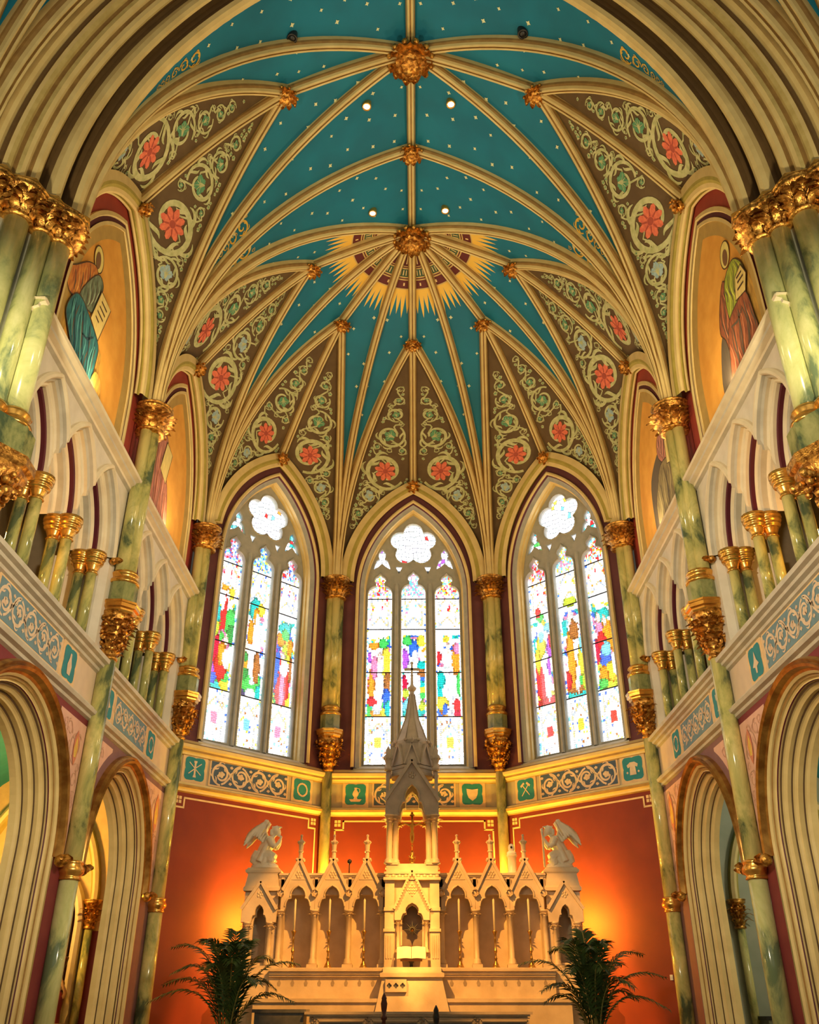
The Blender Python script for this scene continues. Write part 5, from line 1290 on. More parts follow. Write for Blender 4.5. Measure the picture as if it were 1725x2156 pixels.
# left: carved side altar with pointed arch and a lamp-bearing angel
e = empty('side_altar', feL(1.25, ZF, 0.3), 'lit carved stone side altar glimpsed through the left arcade arch', 'altar')
mb = MB(); sweep_arch(mb, feL, 1.35, 0.95, 1.5, 1.35, [(0, 0), (0, .25), (.06, .30), (.12, .25), (.16, .2), (.16, .08), (.24, .06), (.24, .3), (.30, .3), (.30, .0)], [0, 0, 0, 0, 1, 1, 0, 0, 0], -0.2, 16); mb.build('altar_arch', [cream_lt, darkred], e)
mb = MB(); mb.fbox(feL, 0.35, 2.4, ZF, -0.2, 0.0, 0.9); mb.build('altar_block', [altarst], e)
mb = MB(); mb.fbox(feL, 0.62, 2.1, -0.2, 0.45, 0.0, 0.35); mb.fbox(feL, 0.58, 2.14, 0.42, 0.50, 0.0, 0.40); mb.build('gradine', [altarst], e)
plate('niche_screen', [(0.66, 0.5), (2.06, 0.5), (2.06, 1.9), (1.36, 2.5), (0.66, 1.9)], [arch_path(1.0, 0.20, 1.35, 0.4, 0, 0.6, 8), arch_path(1.72, 0.20, 1.35, 0.4, 0, 0.6, 8), circle(1.36, 1.95, 0.17, 14)], lambda u, v, w_: feL(u, v, 0.22+w_), 0.12, [altarst], e, 0.01)
def small_angel(loc, label):
    x, y, z = loc; e = empty('lamp_angel', (x, y, z), label, 'statue')
    mb = MB(); mb.lathe((x, y, z), [(0.11, 0), (0.10, 0.1), (0.085, 0.35), (0.10, 0.5), (0.11, 0.58), (0.06, 0.66), (0.04, 0.69)], 12); mb.build('robe', [mat('crimson_statue_robe', (0.16, 0.012, 0.02), 0.5)], e)
    mb = MB(); mb.ball((x, y, z+0.77), 0.075, 12, 8, 0, 0.9, 0.95, 1.15); mb.build('head', [mat('statue_flesh', (0.70, 0.42, 0.22), 0.5)], e)
    mb = MB(); mb.ball((x, y+0.015, z+0.80), 0.082, 10, 6, 0, 0.95, 0.95, 0.95); mb.build('hair', [mat('statue_hair', (0.22, 0.12, 0.03), 0.6)], e)
    for sg in (-1, 1):
        mb = MB(); mb.tube([(x+sg*0.10, y-0.02, z+0.58), (x+sg*0.15, y-0.10, z+0.66), (x+sg*0.05, y-0.13, z+0.86), (x+sg*0.02, y-0.12, z+0.95)], [0.035, 0.03, 0.025, 0.02], 8); mb.build('arm', [mat('statue_flesh', (0.70, 0.42, 0.22), 0.5)], e)
        mb = MB(); rows = []
        for i in range(7):
            t = i/6; rows.append([(x+sg*(0.05+0.16*math.sin(pi*t*0.9)), y+0.06+0.02*t, z+0.80-0.75*t), (x+sg*(0.04+0.05*t), y+0.10, z+0.74-0.70*t)])
        mb.grid(rows, 0, True); mb.build('wing', [mat('statue_wing', (0.66, 0.52, 0.22), 0.5)], e)
    mb = MB(); mb.lathe((x, y-0.12, z+0.95), [(0.02, 0), (0.05, 0.03), (0.04, 0.08), (0.10, 0.20), (0.12, 0.30), (0.10, 0.31)], 12); mb.build('lamp_bowl', [darkwood], e)
    mb = MB(); mb.lathe((x, y, z-0.6), [(0.16, 0), (0.16, 0.05), (0.12, 0.08), (0.12, 0.52), (0.15, 0.56), (0.15, 0.60)], 10); mb.build('pedestal', [altarst], e)
small_angel((-6.72, 19.0, -0.35), 'small robed angel lifting a dark lamp bowl, inside the left chapel')
mb = MB(); mb.fbox(feR, 0.35, 1.2, -0.95, -0.12, 0.0, 0.6, 0); mb.fbox(feR, 0.30, 1.25, -0.14, -0.08, 0.0, 0.65, 1); mb.build('side_credence', [chapelgreen, black], None, 'low dark-topped ledge in the right chapel', 'ledge')
# ------------------------------------------------------------------ the high altar
FA = Frame((-0.03, 18.8, 0), (1, 0, 0), (0, -1, 0))
rer = empty('reredos', FA(0, ZF, 0), 'carved marble reredos with six gabled niches, central tower and spire', 'reredos')
def col(fr, s, d, z0, z1, r, parent, m=altarst, name='column', cap=0.12, base=0.10):
    c = fr(s, 0, d); e_ = MB()
    e_.lathe((c.x, c.y, z0), [(r*1.7, 0), (r*1.7, base*0.3), (r*1.45, base*0.5), (r*1.5, base*0.7), (r*1.1, base), (r, base*1.05), (r, z1-z0-cap), (r*1.25, z1-z0-cap+0.005), (r*1.25, z1-z0-cap+0.02), (r*1.0, z1-z0-cap+0.025), (r*1.2, z1-z0-cap*0.6), (r*1.65, z1-z0-cap*0.22), (r*1.8, z1-z0-cap*0.2), (r*1.8, z1-z0)], 14)
    for k in range(8):
        a = 2*pi*k/8; dd = Vector((math.cos(a), math.sin(a), 0)); e_.leaf(Vector((c.x, c.y, z1-cap*0.92)) + dd*r, Vector((0, 0, 1)) + dd*0.5, dd, cap*0.7, cap*0.2, 0, 0.9)
    return e_.build(name, [m], parent)
def cusped(c, hw, z0, zs, zt, rev=False):
    """right to left path of a cusped pointed opening"""
    h = zt-zs
    R_ = [(hw, z0), (hw, zs), (hw*0.93, zs+h*0.20), (hw*0.80, zs+h*0.36), (hw*0.56, zs+h*0.40), (hw*0.60, zs+h*0.52), (hw*0.56, zs+h*0.68), (hw*0.36, zs+h*0.86), (0, zt)]
    p = [(c+a, b) for a, b in R_] + [(c-a, b) for a, b in reversed(R_[:-1])]
    return p
def bar(mb, fr, pts, w, d0, d1, m=0):
    """moulded bar following 2D points on a wall face"""
    for (a0, b0), (a1, b1) in zip(pts, pts[1:]):
        dx, dz = a1-a0, b1-b0; l = math.hypot(dx, dz); nx, nz = -dz/l*w, dx/l*w
        q0 = [(a0+nx, b0+nz), (a0-nx, b0-nz), (a1-nx, b1-nz), (a1+nx, b1+nz)]
        f = [fr(x, z, d1) for x, z in q0]; g = [fr(x, z, d0) for x, z in q0]
        mb.poly(f, m); 
        for i in range(4): mb.poly([f[i], g[i], g[(i+1) % 4], f[(i+1) % 4]], m)
def finial(fr, s, d, z0, z1, parent, m):
    c = fr(s, 0, d); h = z1-z0; mb = MB()
    mb.lathe((c.x, c.y, z0), [(0.05, 0), (0.045, 0.10*h), (0.038, 0.30*h), (0.055, 0.32*h), (0.055, 0.36*h), (0.042, 0.38*h), (0.05, 0.60*h), (0.075, 0.66*h), (0.085, 0.70*h), (0.05, 0.73*h), (0.025, 0.80*h), (0.018, 0.90*h), (0.026, 0.93*h), (0.026, 0.97*h), (0.008, h)], 8, smooth=False)
    for k in range(4):
        a = pi/2*k+pi/4; mb.ball((c.x+0.085*math.cos(a), c.y+0.085*math.sin(a), z0+0.02*h), 0.032, 6, 5); mb.ball((c.x+0.07*math.cos(a), c.y+0.07*math.sin(a), z0+0.70*h), 0.022, 6, 4)
    mb.build('finial', [m], parent)
NICH = [sg*x for sg in (-1, 1) for x in (2.21, 1.55, 0.89)]
for s in NICH:
    out = [(s-0.325, 1.70), (s-0.325, 2.02), (s, 2.62), (s+0.325, 2.02), (s+0.325, 1.70)]
    cp = cusped(s, 0.245, 1.70, 1.76, 2.14)
    G_ = plate('niche_gable', out + cp, [], lambda u, v, w_: FA(u, v, 0.16+w_), 0.16, [altarst], rer, 0.006)
    mb = MB(); bar(mb, FA, [(s-0.33, 2.0), (s, 2.62), (s+0.33, 2.0)], 0.028, 0.20, 0.29); mb.build('gable_coping', [altarst], G_)
    mb = MB(); mb.tube([FA(a, b, 0.25) for a, b in cp[1:-1]], 0.018, 6, 0, False); mb.build('arch_roll', [altarst], G_)
    mb = MB()                                            # carved trefoil relief in the gable
    for k in range(7):
        a = 2*pi*k/6; r_ = 0 if k == 6 else 0.05; mb.ball(FA(s+r_*math.cos(a), 2.33+r_*math.sin(a), 0.245), 0.03, 6, 5, 0, 1, 0.5, 1)
    bar(mb, FA, [(s-0.14, 2.245), (s+0.14, 2.245)], 0.008, 0.23, 0.255); mb.build('gable_relief', [altarst], G_)
    finial(FA, s, 0.18, 2.60, 3.09, G_, altarst)
    mb = MB(); mb.fbox(FA, s-0.32, s+0.32, 0.70, 2.30, -0.36, -0.32); mb.build('niche_back', [altarst], rer)
for sg in (-1, 1):
    for s in (2.54, 1.88, 1.22, 0.565):
        col(FA, sg*s, 0.19, 0.76, 1.70, 0.05, rer)
        mb = MB(); mb.fbox(FA, sg*s-0.095, sg*s+0.095, 0.66, 0.765, 0.08, 0.30); mb.build('column_plinth', [altarst], rer)
        mb = MB(); p = FA(sg*s, 1.99, 0.26); mb.ball(p, 0.062, 8, 6, 0, 1, .8, 1.1)
        for k in range(7): mb.leaf(p, Vector((math.cos(2*pi*k/7), -0.3, math.sin(2*pi*k/7))), Vector((0, -1, 0)), 0.10, 0.03, 0, 0.7)
        mb.build('leaf_corbel', [altarst], rer)
        mb = MB(); mb.fbox(FA, sg*s-0.03, sg*s+0.03, 0.70, 2.3, -0.34, 0.12); mb.build('niche_partition', [altarst], rer)
    a, b = sorted((sg*0.5, sg*2.62))
    mb = MB(); mb.fbox(FA, a, b, 1.98, 2.30, -0.05, 0.10); mb.fbox(FA, a, b, 2.30, 2.33, -0.06, 0.13); mb.fbox(FA, a, b, 2.33, 2.37, -0.08, 0.16); mb.build('parapet', [altarst], rer)
    for k in range(4):
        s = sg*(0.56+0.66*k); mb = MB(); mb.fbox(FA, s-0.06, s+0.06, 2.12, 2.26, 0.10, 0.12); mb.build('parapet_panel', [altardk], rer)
    mb = MB(); mb.fbox(FA, a, b, 0.55, 0.70, -0.26, 0.55); mb.fbox(FA, a, b, 0.64, 0.68, 0.5, 0.62); mb.fbox(FA, a, b, 0.59, 0.64, 0.5, 0.58); mb.build('gradine_shelf', [altarst], rer)
    mb = MB(); mb.fbox(FA, a, b, 0.20, 0.56, -0.2, 0.50); mb.build('gradine', [altarst], rer)
    mb = MB(); mb.fbox(FA, min(sg*0.5, sg*2.9), max(sg*0.5, sg*2.9), 0.14, 0.20, -0.2, 0.78); mb.fbox(FA, min(sg*0.5, sg*2.85), max(sg*0.5, sg*2.85), ZF, 0.14, -0.2, 0.74); mb.build('gradine_step', [altarst], rer)
    # little carved emblems along the gradine
    for k in range(8):
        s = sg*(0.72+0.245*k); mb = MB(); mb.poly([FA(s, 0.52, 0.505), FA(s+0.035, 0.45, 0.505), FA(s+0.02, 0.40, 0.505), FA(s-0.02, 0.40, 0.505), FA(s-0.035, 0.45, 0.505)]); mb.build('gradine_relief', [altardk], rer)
    # end pylons
    c = sg*2.93
    jo = cusped(c, 0.135, 0.79, 1.46, 1.78)
    plate('pylon_front', [(c-0.325, 0.60), (c-0.325, 2.08), (c+0.325, 2.08), (c+0.325, 0.60)], [jo], lambda u, v, w_: FA(u, v, 0.10+w_), 0.10, [altarst], rer, 0.004)
    mb = MB(); mb.fbox(FA, c-0.325, c-0.29, 0.6, 2.08, -0.45, 0.06); mb.fbox(FA, c+0.29, c+0.325, 0.6, 2.08, -0.45, 0.06); mb.fbox(FA, c-0.32, c+0.32, 0.6, 2.08, -0.45, -0.22); mb.build('pylon_sides', [altarst], rer)
    mb = MB(); mb.fbox(FA, c-0.36, c+0.36, ZF, 0.60, -0.45, 0.42); mb.fbox(FA, c-0.36, c+0.36, 0.66, 0.74, -0.3, 0.34); mb.fbox(FA, c-0.33, c+0.33, 0.58, 0.68, -0.3, 0.38); mb.build('pylon_base', [altarst], rer)
    G_ = plate('pylon_gable', [(c-0.33, 1.48), (c-0.33, 1.72), (c, 2.20), (c+0.33, 1.72), (c+0.33, 1.48)] + cusped(c, 0.15, 1.48, 1.49, 1.79), [], lambda u, v, w_: FA(u, v, 0.26+w_), 0.14, [altarst], rer, 0.005)
    mb = MB(); bar(mb, FA, [(c-0.34, 1.70), (c, 2.20), (c+0.34, 1.70)], 0.028, 0.30, 0.39); mb.build('gable_coping', [altarst], G_)
    mb = MB()
    for k in range(6):
        a_ = 2*pi*k/5; r_ = 0 if k == 5 else 0.045; mb.ball(FA(c+r_*math.cos(a_), 1.96+r_*math.sin(a_), 0.335), 0.026, 6, 5, 0, 1, 0.5, 1)
    mb.build('gable_relief', [altarst], rer)
    for s in (c-0.215, c+0.215): col(FA, s, 0.27, 0.74, 1.48, 0.045, rer)
    mb = MB()
    prof = [(0.355, 2.04), (0.36, 2.10), (0.33, 2.13), (0.29, 2.34), (0.30, 2.36), (0.34, 2.38), (0.345, 2.42), (0.31, 2.44), (0.30, 2.465)]
    rows = [[FA(c+sx*g, z, dz) for sx, dz in ((-1, -0.45), (1, -0.45), (1, 0.12+g*0.35), (-1, 0.12+g*0.35))] for g, z in prof]
    base = mb.grid(rows, 0, False, True); mb.face(base[-1], 0); mb.build('pylon_attic', [altarst], rer)
# central tower
mb = MB()
rows = [[FA(a*g, z, dz) for a, dz in ((-1, -0.35), (1, -0.35), (1, 0.42+k), (-1, 0.42+k))] for g, z, k in ((0.70, ZF, .42), (0.66, 0.0, 0.40), (0.54, 0.52, 0.34), (0.58, 0.54, 0.40), (0.58, 0.60, 0.40), (0.53, 0.62, 0.34), (0.53, 0.70, 0.3))]
base = mb.grid(rows, 0, False, True); mb.face(base[-1], 0); mb.build('tabernacle_base', [altarst], rer)
plate('pierced_panel', [(-0.48, 0.30), (-0.10, 0.30), (-0.10, 0.50), (-0.48, 0.50)], [foil(-0.41, 0.40, 0.045, 4), foil(-0.29, 0.40, 0.045, 4), foil(-0.17, 0.40, 0.045, 4)], lambda u, v, w_: FA(u, v, 0.84+w_), 0.02, [altarst], rer)
mb = MB(); mb.fbox(FA, -0.48, -0.10, 0.30, 0.50, 0.78, 0.822); mb.build('panel_recess', [greypanel], rer)
nich = cusped(0, 0.195, 1.06, 1.50, 1.77)
plate('tabernacle_front', [(-0.40, 0.70), (-0.40, 2.32), (0.40, 2.32), (0.40, 0.70)], [nich], lambda u, v, w_: FA(u, v, 0.34+w_), 0.10, [altarst], rer, 0.004)
mb = MB(); mb.fbox(FA, -0.40, 0.40, 0.70, 2.32, -0.30, 0.06); mb.build('tabernacle_body', [altarst], rer)
for sg in (-1, 1):
    a, b = sorted((sg*0.34, sg*0.52))
    mb = MB(); mb.fbox(FA, a, b, 0.70, 1.30, -0.30, 0.50); mb.fbox(FA, a-0.02, b+0.02, 1.30, 1.35, -0.30, 0.53); mb.fbox(FA, a, b, 1.35, 2.20, -0.30, 0.47); mb.fbox(FA, a-0.015, b+0.015, 1.66, 1.72, -0.30, 0.50); mb.build('corner_pier', [altarst], rer)
    for k in range(3):
        mb = MB(); s = sg*(0.39+0.045*k); mb.fbox(FA, s-0.012, s+0.012, 0.85, 1.24, 0.50, 0.515); mb.build('pier_flute', [altarst], rer)
    col(FA, sg*0.265, 0.43, 0.95, 1.50, 0.032, rer, cap=0.09, base=0.06)
G_ = plate('tabernacle_gable', [(-0.33, 1.50), (-0.33, 1.72), (0, 2.36), (0.33, 1.72), (0.33, 1.50)] + cusped(0, 0.215, 1.50, 1.51, 1.80), [], lambda u, v, w_: FA(u, v, 0.45+w_), 0.12, [altarst], rer, 0.005)
mb = MB(); bar(mb, FA, [(-0.345, 1.69), (0, 2.37), (0.345, 1.69)], 0.025, 0.49, 0.56); mb.build('gable_coping', [altarst], G_)
mb = MB()
for sg in (-1, 1):
    for k in range(12): mb.ball(FA(sg*(0.30-0.024*k), 1.735+0.048*k, 0.565), 0.016, 6, 4)
mb.build('gable_beading', [altarst], G_)
mb = MB()
for i in range(-2, 3):
    for j in range(-2, 3):
        if abs(i)+abs(j) <= 2: mb.ball(FA(i*0.045, 2.02+j*0.05, 0.515), 0.024, 6, 4, 0, 1, .6, 1)
mb.build('gable_relief', [altarst], rer)
mb = MB(); mb.fbox(FA, -0.55, 0.55, 2.20, 2.25, -0.42, 0.54); mb.fbox(FA, -0.52, 0.52, 2.25, 2.31, -0.40, 0.50); mb.fbox(FA, -0.54, 0.54, 2.31, 2.35, -0.42, 0.52); mb.fbox(FA, -0.50, 0.50, 2.35, 2.50, -0.38, 0.46); mb.build('tower_cornice', [altarst], rer)
for k in range(9):
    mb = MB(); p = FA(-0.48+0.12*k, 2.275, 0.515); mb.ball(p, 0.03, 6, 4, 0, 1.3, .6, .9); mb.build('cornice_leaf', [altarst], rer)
for sg in (-1, 1):
    for d in (0.36, -0.28):
        for s in (0.335, 0.45): col(FA, sg*s, d if s < 0.4 else d+0.05*(1 if d > 0 else -1), 2.50, 3.42, 0.058, rer, altarst, 'tower_column', 0.15, 0.10)
        mb = MB(); a, b = sorted((sg*0.27, sg*0.52)); mb.fbox(FA, a, b, 2.48, 2.53, d-0.12, d+0.12); mb.build('column_plinth', [altarst], rer)
big = cusped(0, 0.25, 3.42, 3.46, 4.02)
for d in (0.38, -0.30):
    plate('tower_gable', [(-0.53, 3.42), (-0.53, 3.72), (0, 4.50), (0.53, 3.72), (0.53, 3.42)] + big, [], lambda u, v, w_, d=d: FA(u, v, d+w_), 0.14, [spirest], rer, 0.006)
    mb = MB(); sd_ = 1 if d > 0 else -1; bar(mb, FA, [(-0.55, 3.68), (0, 4.50), (0.55, 3.68)], 0.032, d+0.03*sd_, d+0.15*sd_); mb.tube([FA(a, b, d+0.09*sd_) for a, b in big[1:-1]], 0.02, 6, 0, False); mb.build('gable_coping', [spirest], rer)
mb = MB()
for k in range(6):
    a_ = 2*pi*k/5; r_ = 0 if k == 5 else 0.05; mb.ball(FA(r_*math.cos(a_), 4.20+r_*math.sin(a_), 0.46), 0.03, 6, 5, 0, 1, 0.5, 1)
mb.build('gable_relief', [spirest], rer)
for sg in (-1, 1):
    a, b = sorted((sg*0.47, sg*0.53)); mb = MB(); mb.fbox(FA, a, b, 3.42, 4.36, -0.36, 0.36); mb.build('tower_side', [spirest], rer)
    for d in (0.36, -0.34):
        c = FA(sg*0.49, 0, d); mb = MB(); mb.lathe((c.x, c.y, 4.30), [(0.08, 0), (0.08, 0.06), (0.055, 0.09), (0.055, 0.16), (0.085, 0.24), (0.09, 0.30), (0.05, 0.34), (0.055, 0.42), (0.0, 0.52)], 8)
        for k in range(6):
            a_ = 2*pi*k/6; mb.ball((c.x+0.07*math.cos(a_), c.y+0.07*math.sin(a_), 4.55), 0.035, 6, 4)
        mb.build('pinnacle', [spirest], rer)
cc = FA(0, 0, 0.02)
mb = MB(); mb.lathe((cc.x, cc.y, 4.22), [(0.46, 0), (0.46, 0.06), (0.43, 0.08), (0.43, 0.12), (0.45, 0.14), (0.45, 0.19), (0.41, 0.21), (0.36, 0.62), (0.36, 0.66)], 8, smooth=False, rot=pi/8); mb.build('spire_drum', [spirest], rer)
for k in range(8):                                       # gablets round the drum
    a_ = 2*pi*k/8 - pi/2; dv = Vector((math.cos(a_), math.sin(a_), 0)); tv = Vector((-dv.y, dv.x, 0))
    fk = Frame((cc.x+dv.x*0.39, cc.y+dv.y*0.39, 0), tv, dv)
    mb = MB(); f_ = [fk(-0.15, 4.43, 0.02), fk(0.15, 4.43, 0.02), fk(0, 4.86, -0.02)]; g_ = [fk(-0.15, 4.43, -0.06), fk(0.15, 4.43, -0.06), fk(0, 4.86, -0.10)]
    mb.poly(f_); [mb.poly([f_[i], g_[i], g_[(i+1) % 3], f_[(i+1) % 3]]) for i in range(3)]; bar(mb, fk, [(-0.16, 4.43), (0, 4.87), (0.16, 4.43)], 0.016, -0.05, 0.04); mb.build('spire_gablet', [spirest], rer)
    if k % 2 == 0:
        p = fk(0, 4.86, 0); mb = MB(); mb.lathe((p.x, p.y, 4.84), [(0.02, 0), (0.02, 0.05), (0.045, 0.09), (0.045, 0.12), (0.015, 0.15), (0.0, 0.22)], 8); mb.build('gablet_finial', [spirest], rer)
mb = MB(); mb.lathe((cc.x, cc.y, 4.86), [(0.345, 0), (0.36, 0.04), (0.36, 0.10), (0.335, 0.13), (0.33, 0.14), (0.15, 0.60), (0.055, 1.16), (0.05, 1.25)], 8, smooth=False, rot=pi/8)
for k in range(8):
    a_ = 2*pi*k/8+pi/8; mb.tube([(cc.x+r_*math.cos(a_), cc.y+r_*math.sin(a_), z) for r_, z in ((0.335, 5.0), (0.155, 5.46), (0.06, 6.02))], 0.012, 5)
    mb.ball((cc.x+0.36*math.cos(a_), cc.y+0.36*math.sin(a_), 4.95), 0.04, 6, 5)
SP_ = mb.build('spire', [spirest], rer)
mb = MB(); mb.lathe((cc.x, cc.y, 6.08), [(0.05, 0), (0.09, 0.05), (0.10, 0.09), (0.05, 0.13), (0.03, 0.18), (0.025, 0.36), (0.035, 0.38), (0.02, 0.40)], 10)
mb.fbox(FA, -0.022, 0.022, 6.44, 6.74, 0.0, 0.045)
mb.fbox(FA, -0.13, 0.13, 6.57, 6.62, 0.0, 0.045)
for dx, dz in ((-.14, 6.595), (.14, 6.595), (0, 6.74)): mb.ball(FA(dx, dz, 0.022), 0.035, 6, 5)
mb.build('spire_cross', [spirest], SP_)
mb = MB()                                                # gilded sunburst in the tabernacle niche
for k in range(16):
    a_ = 2*pi*k/16; r_ = 0.17 if k % 2 == 0 else 0.11; w_ = 0.012
    mb.poly([FA(w_*math.cos(a_+1.57), 1.36+w_*math.sin(a_+1.57), 0.10), FA(w_*math.cos(a_-1.57), 1.36+w_*math.sin(a_-1.57), 0.10), FA(r_*math.cos(a_), 1.36+r_*math.sin(a_), 0.09)])
mb.ball(FA(0, 1.36, 0.10), 0.035, 10, 6); mb.build('sunburst', [brass], rer)
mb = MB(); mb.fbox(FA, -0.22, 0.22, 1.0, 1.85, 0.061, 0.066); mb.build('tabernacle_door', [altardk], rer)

# ------------------------------------------------------------------ crucifix
def crucifix():
    b = FA(0.0, 2.50, 0.12); e = empty('altar_crucifix', b, 'gilded crucifix standing in the open stage of the altar tower', 'crucifix')
    mb = MB(); mb.lathe(tuple(b), [(0.085, 0), (0.085, 0.02), (0.06, 0.04), (0.05, 0.07), (0.065, 0.10), (0.06, 0.16), (0.035, 0.20), (0.045, 0.24), (0.02, 0.28)], 8)
    for k in range(6): mb.ball((b.x+0.055*math.cos(k), b.y+0.055*math.sin(k), b.z+0.16+0.02*(k % 2)), 0.022, 6, 4)
    mb.build('foot', [brass], e)
    mb = MB(); mb.tube([b+Vector((0, 0, 0.26)), b+Vector((0, 0, 0.97))], 0.017, 8); mb.tube([b+Vector((-0.25, 0, 0.79)), b+Vector((0.25, 0, 0.79))], 0.017, 8)
    for dx, dz in ((-.25, .79), (.25, .79), (0, .98)):
        for k in range(3):
            a_ = 2*pi*k/3+pi/2; mb.ball(b+Vector((dx+0.028*math.cos(a_), 0, dz+0.028*math.sin(a_))), 0.026, 6, 5)
    for z in (0.36, 0.46, 0.56): mb.lathe((b.x, b.y, b.z+z), [(0.02, 0), (0.03, 0.012), (0.02, 0.024)], 8)
    mb.build('cross', [brass], e)
    mb = MB(); f = Vector((0, -0.03, 0)); P = lambda x, z, y=0: b+f+Vector((x, y, z))
    for sg in (-1, 1):
        mb.tube([P(sg*0.05, 0.755), P(sg*0.11, 0.79), P(sg*0.19, 0.83)], [0.016, 0.013, 0.010], 8)
        mb.tube([P(sg*0.02, 0.62), P(sg*0.028, 0.53, -0.015), P(sg*0.012, 0.43)], [0.023, 0.019, 0.012], 8)
    mb.tube([P(0, 0.60), P(0, 0.66), P(0, 0.72), P(0, 0.77), P(0, 0.80)], [0.036, 0.032, 0.042, 0.040, 0.016], 10); mb.ball(P(0.01, 0.835, -0.01), 0.032, 8, 6, 0, 0.9, 0.95, 1.15)
    o = mb.build('corpus', [goldpaint], e)
    md = o.modifiers.new('join', 'REMESH'); md.mode = 'VOXEL'; md.voxel_size = 0.006; md.use_smooth_shade = True
crucifix()

